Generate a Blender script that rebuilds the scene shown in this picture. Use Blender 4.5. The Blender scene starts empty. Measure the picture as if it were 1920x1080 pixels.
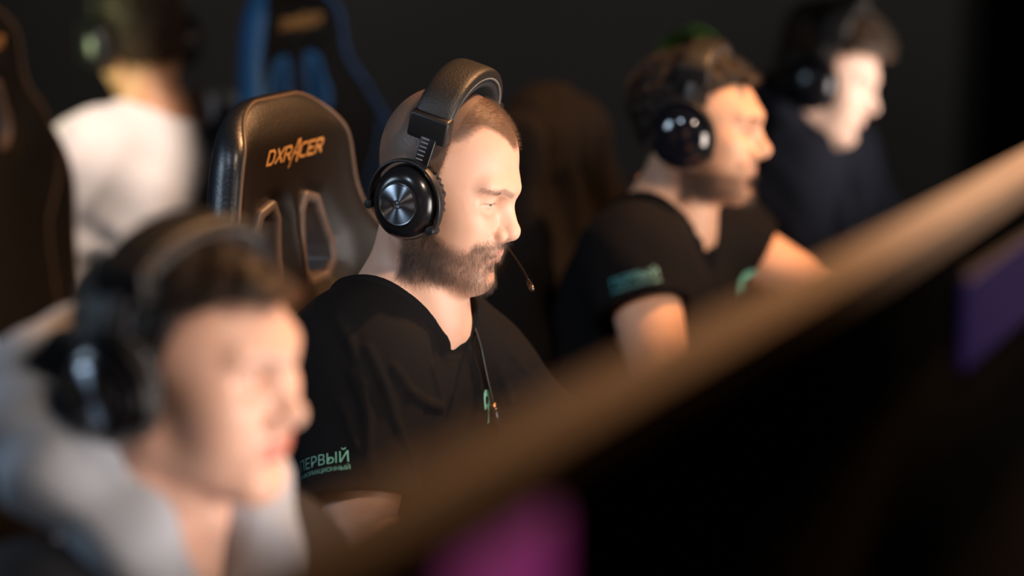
import bpy, bmesh, math, random
import numpy as np
from mathutils import Matrix, Vector, Euler

random.seed(7)
RNG = np.random.default_rng(11)
SC = bpy.context.scene
COL = SC.collection
R = math.radians

# ---------------------------------------------------------------- camera
cam_data = bpy.data.cameras.new('camera')
cam = bpy.data.objects.new('camera', cam_data)
COL.objects.link(cam)
cam.location = (0.0, 0.0, 1.68)
cam.rotation_euler = (R(90 - 11.2), 0, 0)
cam_data.sensor_width = 36.0
cam_data.lens = 85.0
cam_data.clip_start = 0.02
cam_data.dof.use_dof = True
cam_data.dof.focus_distance = 2.99
cam_data.dof.aperture_fstop = 1.4
cam_data.dof.aperture_blades = 0
SC.camera = cam

# ---------------------------------------------------------------- exposure
SC.view_settings.view_transform = 'Standard'
SC.view_settings.look = 'None'
SC.view_settings.exposure = 0.0
SC.view_settings.gamma = 1.0
SC.view_settings.use_curve_mapping = False

# ---------------------------------------------------------------- world and lights
W = bpy.data.worlds.new('world')
SC.world = W
W.use_nodes = True
W.node_tree.nodes['Background'].inputs[0].default_value = (0.60, 0.62, 0.66, 1)
W.node_tree.nodes['Background'].inputs[1].default_value = 0.012


def light(name, kind, loc, target, color, power, size=0.3, size_y=None, blend=0.6, angle=60, spread=180):
    d = bpy.data.lights.new(name, kind)
    d.color = color
    d.energy = power
    if kind == 'AREA':
        d.size = size
        d.spread = R(spread)
        if size_y:
            d.shape = 'RECTANGLE'
            d.size_y = size_y
    elif kind == 'SPOT':
        d.shadow_soft_size = size
        d.spot_size = R(angle)
        d.spot_blend = blend
    else:
        d.shadow_soft_size = size
    o = bpy.data.objects.new(name, d)
    COL.objects.link(o)
    o.location = loc
    v = Vector(target) - Vector(loc)
    o.rotation_euler = v.to_track_quat('-Z', 'Y').to_euler()
    return o


light('ceiling_spot_warm', 'SPOT', (1.35, 3.75, 2.95), (.10, 3.05, 1.1), (1.0, .49, .21), 390, .05, angle=80)
light('screen_glow', 'AREA', (.50, 2.66, 1.06), (-.05, 3.0, 1.2), (1.0, .92, .86), 1.5, .55, .32, spread=66)
light('screen_glow', 'AREA', (.26, 1.82, 1.06), (-.27, 2.08, 1.18), (1.0, .88, .82), 1.3, .55, .32, spread=70)
light('screen_glow', 'AREA', (.85, 3.54, 1.06), (.30, 3.85, 1.18), (1.0, .84, .72), 1.2, .55, .32, spread=66)
light('screen_glow', 'AREA', (1.15, 4.44, 1.06), (.60, 4.76, 1.15), (1.0, .90, .86), 2.2, .55, .32, spread=70)
light('ceiling_spot_neutral', 'SPOT', (.95, .9, 2.93), (-.1, 3.0, 1.1), (1.0, .77, .60), 200, .12, blend=.7, angle=46)
light('ceiling_spot_cool', 'SPOT', (-1.75, .9, 2.9), (-.22, 3.0, 1.2), (.70, .83, 1.0), 70, .10, blend=.6, angle=24)
light('side_fill_cool', 'AREA', (-2.6, 2.3, 1.9), (-.3, 2.2, 1.1), (.62, .80, 1.0), 22, .7, .7)  # cool side light added for the grey hood; no window stands there
light('ceiling_spot_far_row', 'SPOT', (-.35, 3.5, 2.93), (-.88, 4.72, .99), (1.0, .80, .68), 400, .04, blend=.3, angle=12)
light('screen_glow_far_row', 'AREA', (-1.20, 4.75, 1.20), (-.86, 4.93, 1.22), (.85, 1.0, .50), 0.5, .4, .3, spread=44)
light('wall_fill', 'SPOT', (.4, 5.4, 2.95), (.3, 7.2, 1.6), (1.0, .90, .82), 42, .3, blend=1.0, angle=120)  # fill spot added to brighten the back wall, no known lamp


# ---------------------------------------------------------------- materials
def nmat(name):
    m = bpy.data.materials.new(name)
    m.use_nodes = True
    nt = m.node_tree
    return m, nt, nt.nodes['Principled BSDF']


def mat(name, col, rough=0.5, metal=0.0, spec=0.5, bump=0.0, bscale=200.0, var=0.0, vscale=20.0, coat=0.0, sheen=0.0,
        aniso=0.0, emit=None, estr=0.0):
    m, nt, b = nmat(name)
    b.inputs['Base Color'].default_value = (*col, 1)
    b.inputs['Roughness'].default_value = rough
    b.inputs['Metallic'].default_value = metal
    b.inputs['Specular IOR Level'].default_value = spec
    b.inputs['Coat Weight'].default_value = coat
    b.inputs['Sheen Weight'].default_value = sheen
    b.inputs['Anisotropic'].default_value = aniso
    if emit:
        b.inputs['Emission Color'].default_value = (*emit, 1)
        b.inputs['Emission Strength'].default_value = estr
    tc = nt.nodes.new('ShaderNodeTexCoord')
    if bump > 0:
        n = nt.nodes.new('ShaderNodeTexNoise')
        n.inputs['Scale'].default_value = bscale
        n.inputs['Detail'].default_value = 3
        nt.links.new(tc.outputs['Object'], n.inputs['Vector'])
        bp = nt.nodes.new('ShaderNodeBump')
        bp.inputs['Strength'].default_value = bump
        bp.inputs['Distance'].default_value = 0.002
        nt.links.new(n.outputs['Fac'], bp.inputs['Height'])
        nt.links.new(bp.outputs['Normal'], b.inputs['Normal'])
    if var > 0:
        n2 = nt.nodes.new('ShaderNodeTexNoise')
        n2.inputs['Scale'].default_value = vscale
        n2.inputs['Detail'].default_value = 4
        nt.links.new(tc.outputs['Object'], n2.inputs['Vector'])
        mx = nt.nodes.new('ShaderNodeMix')
        mx.data_type = 'RGBA'
        mx.inputs[6].default_value = (*[c * (1 - var) for c in col], 1)
        mx.inputs[7].default_value = (*[min(1, c * (1 + var)) for c in col], 1)
        nt.links.new(n2.outputs['Fac'], mx.inputs[0])
        nt.links.new(mx.outputs[2], b.inputs['Base Color'])
    return m


def skin_mat(name, col, lip, stub, scalp):
    m, nt, b = nmat(name)
    at = nt.nodes.new('ShaderNodeAttribute')
    at.attribute_name = 'zones'
    sp = nt.nodes.new('ShaderNodeSeparateColor')
    nt.links.new(at.outputs['Color'], sp.inputs[0])
    tc = nt.nodes.new('ShaderNodeTexCoord')
    n = nt.nodes.new('ShaderNodeTexNoise')
    n.inputs['Scale'].default_value = 28
    n.inputs['Detail'].default_value = 5
    nt.links.new(tc.outputs['Object'], n.inputs['Vector'])
    base = nt.nodes.new('ShaderNodeMix')
    base.data_type = 'RGBA'
    base.inputs[6].default_value = (col[0] * 0.93, col[1] * 0.86, col[2] * 0.84, 1)
    base.inputs[7].default_value = (min(1, col[0] * 1.05), col[1] * 1.08, col[2] * 1.08, 1)
    nt.links.new(n.outputs['Fac'], base.inputs[0])
    prev = base.outputs[2]
    for ch, c in ((0, lip), (1, stub), (2, scalp)):
        mx = nt.nodes.new('ShaderNodeMix')
        mx.data_type = 'RGBA'
        mx.inputs[7].default_value = (*c, 1)
        nt.links.new(sp.outputs[ch], mx.inputs[0])
        nt.links.new(prev, mx.inputs[6])
        prev = mx.outputs[2]
    nt.links.new(prev, b.inputs['Base Color'])
    b.inputs['Roughness'].default_value = 0.46
    b.inputs['Specular IOR Level'].default_value = 0.34
    b.inputs['Subsurface Weight'].default_value = 0.22
    b.inputs['Subsurface Radius'].default_value = (1.0, 0.35, 0.2)
    b.inputs['Subsurface Scale'].default_value = 0.006
    n2 = nt.nodes.new('ShaderNodeTexNoise')
    n2.inputs['Scale'].default_value = 700
    n2.inputs['Detail'].default_value = 2
    nt.links.new(tc.outputs['Object'], n2.inputs['Vector'])
    bp = nt.nodes.new('ShaderNodeBump')
    bp.inputs['Strength'].default_value = 0.05
    bp.inputs['Distance'].default_value = 0.001
    nt.links.new(n2.outputs['Fac'], bp.inputs['Height'])
    nt.links.new(bp.outputs['Normal'], b.inputs['Normal'])
    return m


def hair_mat(name, col, rough=0.35):
    m = bpy.data.materials.new(name)
    m.use_nodes = True
    nt = m.node_tree
    nt.nodes.clear()
    o = nt.nodes.new('ShaderNodeOutputMaterial')
    h = nt.nodes.new('ShaderNodeBsdfHairPrincipled')
    h.parametrization = 'COLOR'
    h.inputs['Color'].default_value = (*col, 1)
    h.inputs['Roughness'].default_value = rough
    h.inputs['Radial Roughness'].default_value = 0.5
    h.inputs['Random Roughness'].default_value = 0.3
    nt.links.new(h.outputs[0], o.inputs[0])
    return m


# ---------------------------------------------------------------- object helpers
def tag(o, label=None, cat=None, group=None, kind=None):
    if label: o['label'] = label
    if cat: o['category'] = cat
    if group: o['group'] = group
    if kind: o['kind'] = kind
    return o


def empty(name, loc=(0, 0, 0), rz=0.0, label=None, cat=None, group=None):
    o = bpy.data.objects.new(name, None)
    o.empty_display_size = 0.1
    COL.objects.link(o)
    o.location = loc
    o.rotation_euler = (0, 0, rz)
    return tag(o, label, cat, group)


def mk(name, V, F, m, parent=None, smooth=True, fmat=None):
    """one mesh object from vertices and faces (F: list of faces, or an (n,4) array)"""
    me = bpy.data.meshes.new(name)
    V = np.asarray(V, dtype=np.float32).reshape(-1, 3)
    if isinstance(F, np.ndarray):
        n, k = F.shape
        me.vertices.add(len(V))
        me.vertices.foreach_set('co', V.ravel())
        me.loops.add(n * k)
        me.loops.foreach_set('vertex_index', F.astype(np.int32).ravel())
        me.polygons.add(n)
        me.polygons.foreach_set('loop_start', np.arange(0, n * k, k, dtype=np.int32))
        me.update(calc_edges=True)
        me.validate()
    else:
        me.from_pydata([tuple(map(float, v)) for v in V], [], [tuple(f) for f in F])
        me.update()
    ms = m if isinstance(m, (list, tuple)) else [m]
    for x in ms:
        me.materials.append(x)
    if fmat is not None:
        me.polygons.foreach_set('material_index', np.asarray(fmat, dtype=np.int32))
    if smooth:
        me.polygons.foreach_set('use_smooth', np.ones(len(me.polygons), dtype=bool))
    o = bpy.data.objects.new(name, me)
    COL.objects.link(o)
    if parent: o.parent = parent
    return o


class MB:
    """collects shapes into one mesh"""
    def __init__(s):
        s.V = []; s.F = []; s.n = 0

    def add(s, V, F, M=None):
        V = np.asarray(V, float).reshape(-1, 3)
        if M is not None:
            M = np.array(M)
            V = V @ M[:3, :3].T + M[:3, 3]
        s.V.append(V)
        s.F += [tuple(i + s.n for i in f) for f in F]
        s.n += len(V)
        return s

    def box(s, c, size, M=None, bev=0.003, rz=0.0):
        bm = bmesh.new()
        bmesh.ops.create_cube(bm, size=1)
        for v in bm.verts:
            v.co = Vector((v.co.x * size[0], v.co.y * size[1], v.co.z * size[2]))
        if bev > 0:
            bmesh.ops.bevel(bm, geom=bm.edges[:], offset=min(bev, min(size) * 0.45), segments=3, profile=0.5, affect='EDGES')
        bm.verts.index_update()
        V = np.array([v.co[:] for v in bm.verts])
        F = [[v.index for v in f.verts] for f in bm.faces]
        bm.free()
        if rz:
            c0, s0 = math.cos(rz), math.sin(rz)
            V = V @ np.array([[c0, s0, 0], [-s0, c0, 0], [0, 0, 1]])
        return s.add(V + np.asarray(c), F, M)

    def tube(s, pts, r, seg=8, M=None, closed=False, flat=None):
        """swept tube; r a number or list; flat=(side vector, half width, half thickness) sweeps a rounded strip"""
        P = np.asarray(pts, float)
        n = len(P)
        rr = np.full(n, r) if np.isscalar(r) else np.asarray(r, float)
        T = np.gradient(P, axis=0) if not closed else np.roll(P, -1, 0) - np.roll(P, 1, 0)
        T /= np.linalg.norm(T, axis=1, keepdims=True) + 1e-12
        up = np.array([0, 0, 1.0]) if abs(T[0][2]) < 0.9 else np.array([1.0, 0, 0])
        V = []
        a = np.cross(up, T[0]); a /= np.linalg.norm(a)
        for i in range(n):
            if flat is not None:
                a = np.asarray(flat[0], float)
            a = a - T[i] * (a @ T[i]); a /= np.linalg.norm(a)
            b = np.cross(T[i], a)
            for k in range(seg):
                t = 2 * math.pi * k / seg
                cx, sx = math.cos(t), math.sin(t)
                if flat is not None:
                    e = 0.5
                    V.append(P[i] + a * flat[1] * np.sign(cx) * abs(cx) ** e + b * flat[2] * np.sign(sx) * abs(sx) ** e)
                else:
                    V.append(P[i] + (a * cx + b * sx) * rr[i])
        F = []
        m = n if closed else n - 1
        for i in range(m):
            j = (i + 1) % n
            for k in range(seg):
                l = (k + 1) % seg
                F.append((i * seg + k, i * seg + l, j * seg + l, j * seg + k))
        if not closed:
            F.append(tuple(range(seg))[::-1])
            F.append(tuple((n - 1) * seg + k for k in range(seg)))
        return s.add(V, F, M)

    def lathe(s, prof, seg=48, M=None, sx=1.0, sz=1.0, caps=True):
        """profile of (radius, height along Y) turned about the Y axis"""
        V = []; F = []
        for (r, y) in prof:
            for k in range(seg):
                t = 2 * math.pi * k / seg
                V.append((r * math.cos(t) * sx, y, r * math.sin(t) * sz))
        for i in range(len(prof) - 1):
            for k in range(seg):
                l = (k + 1) % seg
                F.append((i * seg + k, i * seg + l, (i + 1) * seg + l, (i + 1) * seg + k))
        if caps:
            F.append(tuple(range(seg))[::-1])
            F.append(tuple((len(prof) - 1) * seg + k for k in range(seg)))
        return s.add(V, F, M)

    def build(s, name, m, parent=None, smooth=True, auto=True):
        o = mk(name, np.vstack(s.V), s.F, m, parent, smooth)
        bm = bmesh.new(); bm.from_mesh(o.data)
        bmesh.ops.recalc_face_normals(bm, faces=bm.faces[:])
        if auto:
            for e in bm.edges:
                if len(e.link_faces) == 2 and e.calc_face_angle(0) > R(38):
                    e.smooth = False
        bm.to_mesh(o.data); bm.free()
        return o


def copy_tree(o, parent=None):
    c = o.copy()
    COL.objects.link(c)
    if parent is not None: c.parent = parent
    for ch in [x for x in o.children]:
        copy_tree(ch, c)
    return c


# ---------------------------------------------------------------- implicit surfaces
class Field:
    """a signed distance field put together from rounded cones, ellipsoids and free functions"""
    MARG = 0.09

    def __init__(s):
        s.ops = []
        s.M = np.eye(4)
        s.sc = 1.0

    def frame(s, M, sc=1.0):
        s.M = np.array(M, float); s.sc = sc

    def _pt(s, p):
        return s.M[:3, :3] @ (np.asarray(p, float) * s.sc) + s.M[:3, 3]

    def cone(s, a, b, r1, r2=None, k=0.01, op='u'):
        a = s._pt(a); b = s._pt(b)
        r1 *= s.sc; r2 = r1 if r2 is None else r2 * s.sc
        m = max(r1, r2) + s.MARG
        s.ops.append((op, k, np.minimum(a, b) - m, np.maximum(a, b) + m, ('c', a, b, r1, r2)))
        return s

    def sph(s, c, r, k=0.01, op='u'):
        return s.cone(c, np.asarray(c, float) + (0, 0, 1e-5), r, r, k, op)

    def ell(s, c, r, rot=(0, 0, 0), k=0.01, op='u'):
        Rm = s.M[:3, :3] @ np.array(Euler([R(x) for x in rot]).to_matrix())
        c = s._pt(c); r = np.asarray(r, float) * s.sc
        m = r.max() + s.MARG
        s.ops.append((op, k, c - m, c + m, ('e', c, Rm, r)))
        return s

    def fn(s, f, c, rad, k=0.01, op='u'):
        """free function of points in the current frame"""
        Mi = np.linalg.inv(s.M); sc = s.sc
        c = s._pt(c); m = rad * s.sc + s.MARG

        def g(p):
            return f((p @ Mi[:3, :3].T + Mi[:3, 3]) / sc) * sc
        s.ops.append((op, k, c - m, c + m, ('f', g)))
        return s

    def __call__(s, p):
        p = np.asarray(p, float)
        lo, hi = p.min(0), p.max(0)
        d = np.full(len(p), 0.5)
        for op, k, bl, bh, pr in s.ops:
            if (bl > hi).any() or (bh < lo).any():
                continue
            if pr[0] == 'c':
                _, a, b, r1, r2 = pr
                ba = b - a
                pa = p - a
                h = np.clip(pa @ ba / (ba @ ba), 0, 1)
                v = np.sqrt(((pa - h[:, None] * ba) ** 2).sum(1)) - (r1 + (r2 - r1) * h)
            elif pr[0] == 'e':
                q = (p - pr[1]) @ pr[2]
                k0 = np.sqrt(((q / pr[3]) ** 2).sum(1))
                k1 = np.sqrt(((q / pr[3] ** 2) ** 2).sum(1)) + 1e-9
                v = k0 * (k0 - 1) / k1
            else:
                v = pr[1](p)
            if op == 'd':
                d = d - v
                continue
            if op == 's':
                h = np.maximum(k - np.abs(d + v), 0) / max(k, 1e-9)
                d = np.maximum(d, -v) + h * h * k * 0.25
            elif op == 'i':
                h = np.maximum(k - np.abs(d - v), 0) / max(k, 1e-9)
                d = np.maximum(d, v) + h * h * k * 0.25
            else:
                h = np.maximum(k - np.abs(d - v), 0) / max(k, 1e-9)
                d = np.minimum(d, v) - h * h * k * 0.25
        return d


def smin(a, b, k):
    h = np.maximum(k - np.abs(a - b), 0) / k
    return np.minimum(a, b) - h * h * k * 0.25


def smax(a, b, k):
    return -smin(-a, -b, k)


def sstep(a, b, x):
    t = np.clip((x - a) / (b - a), 0, 1)
    return t * t * (3 - 2 * t)


def grad(fn, p, e=4e-4):
    K = np.array([[1, -1, -1], [-1, -1, 1], [-1, 1, -1], [1, 1, 1]], float)
    g = np.zeros_like(p)
    for k in K:
        g += k * ev(fn, p + k * e)[:, None]
    return g / (4 * e)


def ev(fn, p, cell=0.08):
    """evaluate in spatially coherent chunks so that far-away pieces are skipped"""
    if len(p) < 3000:
        return fn(p)
    q = np.floor(p / cell).astype(np.int64)
    q -= q.min(0)
    key = (q[:, 0] * 4096 + q[:, 1]) * 4096 + q[:, 2]
    o = np.argsort(key, kind='stable')
    ks = key[o]
    cuts = np.flatnonzero(np.diff(ks)) + 1
    out = np.empty(len(p))
    st = 0
    bounds = list(cuts) + [len(p)]
    for e in bounds:
        ii = o[st:e]
        out[ii] = fn(p[ii])
        st = e
    return out


def nets(fn, lo, hi, h, B=4):
    """surface nets over a sparse block grid"""
    lo = np.asarray(lo, float); hi = np.asarray(hi, float)
    nb = np.ceil((hi - lo) / (h * B)).astype(int)
    ii = np.stack(np.meshgrid(*[np.arange(x) for x in nb], indexing='ij'), -1).reshape(-1, 3)
    cc = lo + (ii * B + (B - 1) / 2) * h
    dc = ev(fn, cc, 0.2)
    act = np.abs(dc) < B * h * 0.87 * 1.5
    V = np.repeat(np.repeat(np.repeat(dc.reshape(nb).astype(np.float32), B, 0), B, 1), B, 2)
    off = np.stack(np.meshgrid(*[np.arange(B)] * 3, indexing='ij'), -1).reshape(-1, 3)
    ia = ii[act]
    idx = (ia[:, None, :] * B + off[None]).reshape(-1, 3)
    dv = ev(fn, lo + idx * h)
    V[idx[:, 0], idx[:, 1], idx[:, 2]] = dv
    n = np.array(V.shape)
    S = V < 0
    c = S[:-1, :-1, :-1]
    mix = np.zeros(c.shape, bool)
    for a in (0, 1):
        for b in (0, 1):
            for d in (0, 1):
                if a + b + d:
                    mix |= c != S[a:n[0] - 1 + a, b:n[1] - 1 + b, d:n[2] - 1 + d]
    cells = np.argwhere(mix)
    cid = np.full(mix.shape, -1, np.int64)
    cid[tuple(cells.T)] = np.arange(len(cells))
    acc = np.zeros((len(cells), 3)); cnt = np.zeros(len(cells))
    crn = [(a, b, d) for a in (0, 1) for b in (0, 1) for d in (0, 1)]
    val = {q: V[cells[:, 0] + q[0], cells[:, 1] + q[1], cells[:, 2] + q[2]].astype(float) for q in crn}
    for q in crn:
        for ax in range(3):
            if q[ax] == 0:
                q2 = list(q); q2[ax] = 1; q2 = tuple(q2)
                v0, v1 = val[q], val[q2]
                cr = (v0 < 0) != (v1 < 0)
                t = v0 / np.where(np.abs(v0 - v1) < 1e-12, 1, v0 - v1)
                pt = np.tile(np.array(q, float), (len(cells), 1))
                pt[:, ax] += t
                acc[cr] += pt[cr]; cnt[cr] += 1
    verts = lo + (cells + acc / np.maximum(cnt, 1)[:, None]) * h
    quads = []
    for ax in range(3):
        u, w = (ax + 1) % 3, (ax + 2) % 3
        s0 = [slice(None)] * 3; s1 = [slice(None)] * 3
        s0[ax] = slice(0, -1); s1[ax] = slice(1, None)
        A = S[tuple(s0)]; Bq = S[tuple(s1)]
        e = np.argwhere(A != Bq)
        ok = (e[:, u] > 0) & (e[:, w] > 0) & (e[:, u] < n[u] - 1) & (e[:, w] < n[w] - 1)
        e = e[ok]
        ins = A[tuple(e.T)]
        def cell(du, dw):
            q = e.copy(); q[:, u] -= du; q[:, w] -= dw
            return cid[tuple(q.T)]
        q = np.stack([cell(1, 1), cell(0, 1), cell(0, 0), cell(1, 0)], 1)
        q[~ins] = q[~ins][:, ::-1]
        quads.append(q)
    Q = np.vstack(quads)
    Q = Q[(Q >= 0).all(1)]
    return verts, Q


def proj(fn, V, it=1, lim=0.004):
    for _ in range(it):
        d = ev(fn, V)
        g = grad(fn, V)
        st = d[:, None] * g / np.maximum((g * g).sum(1, keepdims=True), 0.2)
        ln = np.linalg.norm(st, axis=1, keepdims=True)
        st *= np.minimum(1, lim / np.maximum(ln, 1e-9))
        V = V - st
    return V


def refine(fn, V, Q, sel):
    """split the quads picked by sel (bool per vertex) in four and settle the new vertices on the field"""
    fs = sel[Q].all(1)
    Qs = Q[fs]
    E = np.vstack([Qs[:, [0, 1]], Qs[:, [1, 2]], Qs[:, [2, 3]], Qs[:, [3, 0]]])
    Es = np.sort(E, 1)
    U, inv = np.unique(Es[:, 0] * np.int64(len(V)) + Es[:, 1], return_inverse=True)
    ea, eb = U // len(V), U % len(V)
    mid = (V[ea] + V[eb]) / 2
    cen = V[Qs].mean(1)
    n0 = len(V); n1 = n0 + len(mid)
    m = len(Qs)
    inv = inv.reshape(-1)
    e01, e12, e23, e30 = [inv[i * m:(i + 1) * m] + n0 for i in range(4)]
    cI = np.arange(m) + n1
    new = np.vstack([np.stack([Qs[:, 0], e01, cI, e30], 1), np.stack([e01, Qs[:, 1], e12, cI], 1),
                     np.stack([cI, e12, Qs[:, 2], e23], 1), np.stack([e30, cI, e23, Qs[:, 3]], 1)])
    NV = np.vstack([mid, cen])
    # edges shared with an unsplit quad keep their straight midpoint
    allE = np.sort(np.vstack([Q[:, [0, 1]], Q[:, [1, 2]], Q[:, [2, 3]], Q[:, [3, 0]]]), 1)
    nsE = allE[np.tile(~fs, 4)]
    rim = np.isin(U, nsE[:, 0] * np.int64(len(V)) + nsE[:, 1])
    P = proj(fn, NV, 2, 0.003)
    P[:len(mid)][rim] = mid[rim]
    return np.vstack([V, P]), np.vstack([Q[~fs], new]), np.concatenate([sel, np.r_[~rim, np.ones(m, bool)]])


def drape(fn, P, d, off, it=60):
    """move points along direction d until they lie on the field, then back off by off"""
    P = np.array(P, float); d = np.asarray(d, float)
    d = d / np.linalg.norm(d)
    for _ in range(it):
        P += d * np.clip(ev(fn, P) * 0.8, -.02, .02)[:, None]
    return P - d * off


def text_mesh(body, size, sub=0.004, shear=0.0):
    """flat lettering as triangles (x right, y up), centred"""
    cu = bpy.data.curves.new('t', 'FONT')
    cu.body = body; cu.size = size; cu.align_x = 'CENTER'; cu.align_y = 'CENTER'; cu.shear = shear
    cu.resolution_u = 3
    o = bpy.data.objects.new('t', cu)
    COL.objects.link(o)
    dg = bpy.context.evaluated_depsgraph_get()
    dg.update()
    me = bpy.data.meshes.new_from_object(o.evaluated_get(dg))
    bm = bmesh.new(); bm.from_mesh(me)
    bmesh.ops.triangulate(bm, faces=bm.faces[:])
    for _ in range(3):
        es = [e for e in bm.edges if e.calc_length() > sub]
        if not es: break
        bmesh.ops.subdivide_edges(bm, edges=es, cuts=1)
        bmesh.ops.triangulate(bm, faces=bm.faces[:])
    bm.verts.index_update()
    V = np.array([v.co[:] for v in bm.verts]); F = [[v.index for v in f.verts] for f in bm.faces]
    bm.free()
    bpy.data.objects.remove(o); bpy.data.curves.remove(cu); bpy.data.meshes.remove(me)
    return V, F


def strands(name, roots, dirs, nrm, length, rad, m, parent, bend=0.5, npt=4, jit=0.25, curl=0.0, curlf=300.0, drop=0.0):
    """hair strands as one curves object; dirs is the combing direction, nrm the surface normal"""
    n = len(roots)
    L = length * (1 + jit * RNG.uniform(-1, 1, n)) if np.isscalar(length) else length
    rnd = RNG.normal(0, 1, (n, 3))
    d0 = nrm * (1 - bend) + dirs * bend + rnd * jit * 0.5
    d0 /= np.linalg.norm(d0, axis=1, keepdims=True)
    d1 = nrm * (1 - bend) * 0.4 + dirs * bend * 1.3 + rnd * jit * 0.5
    d1 /= np.linalg.norm(d1, axis=1, keepdims=True)
    pts = np.zeros((n, npt, 3))
    side = np.cross(d0, rnd); side /= np.linalg.norm(side, axis=1, keepdims=True) + 1e-9
    up = np.cross(side, d0)
    ph = RNG.uniform(0, 6.28, n)
    pts[:, 0] = roots - nrm * 0.0006
    for i in range(1, npt):
        t = i / (npt - 1)
        d = d0 * (1 - t) + d1 * t
        pts[:, i] = pts[:, i - 1] + d * (L / (npt - 1))[:, None]
    if curl > 0:
        for i in range(1, npt):
            t = i / (npt - 1)
            a = ph + curlf * L * t
            pts[:, i] += (side * np.cos(a)[:, None] + up * np.sin(a)[:, None]) * curl * min(1, 2 * t)
    if drop > 0:
        for i in range(1, npt):
            pts[:, i, 2] -= drop * (i / (npt - 1)) ** 2
    hc = bpy.data.hair_curves.new(name)
    hc.add_curves([npt] * n)
    hc.position_data.foreach_set('vector', pts.astype(np.float32).ravel())
    ra = hc.attributes.new('radius', 'FLOAT', 'POINT')
    rr = np.tile(np.linspace(1, 0.35, npt) * rad, n)
    ra.data.foreach_set('value', rr.astype(np.float32))
    hc.materials.append(m)
    o = bpy.data.objects.new(name, hc)
    COL.objects.link(o)
    if parent: o.parent = parent
    return o


def scatter(V, Q, dens, n):
    """n random points on quads weighted by area times dens(face centre); returns points and normals"""
    a, b, c, d = (V[Q[:, i]] for i in range(4))
    nr = np.cross(c - a, d - b)
    ar = np.linalg.norm(nr, axis=1) / 2
    w = ar * dens((a + b + c + d) / 4)
    if w.sum() <= 0: return np.zeros((0, 3)), np.zeros((0, 3))
    f = RNG.choice(len(Q), n, p=w / w.sum())
    u, v = RNG.uniform(0, 1, (2, n, 1))
    P = (a[f] * (1 - u) + b[f] * u) * (1 - v) + (d[f] * (1 - u) + c[f] * u) * v
    N = nr[f] / np.maximum(np.linalg.norm(nr[f], axis=1, keepdims=True), 1e-12)
    return P, N

# ---------------------------------------------------------------- people
def hmat(pos, yaw=0, pitch=0, roll=0):
    """head pose: yaw to the left, pitch down, roll to the right shoulder (degrees)"""
    m = Matrix.Rotation(R(yaw), 4, 'Z') @ Matrix.Rotation(R(pitch), 4, 'Y') @ Matrix.Rotation(R(roll), 4, 'X')
    m.translation = Vector(pos)
    return m


LIP_U = [(.1085, 0, -.0540), (.1035, .014, -.0532), (.0905, .0265, -.0592)]
LIP_L = [(.1070, 0, -.0655), (.1010, .014, -.0650), (.0900, .0260, -.0604)]
EYE = (.0790, .0320, .0105)


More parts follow.
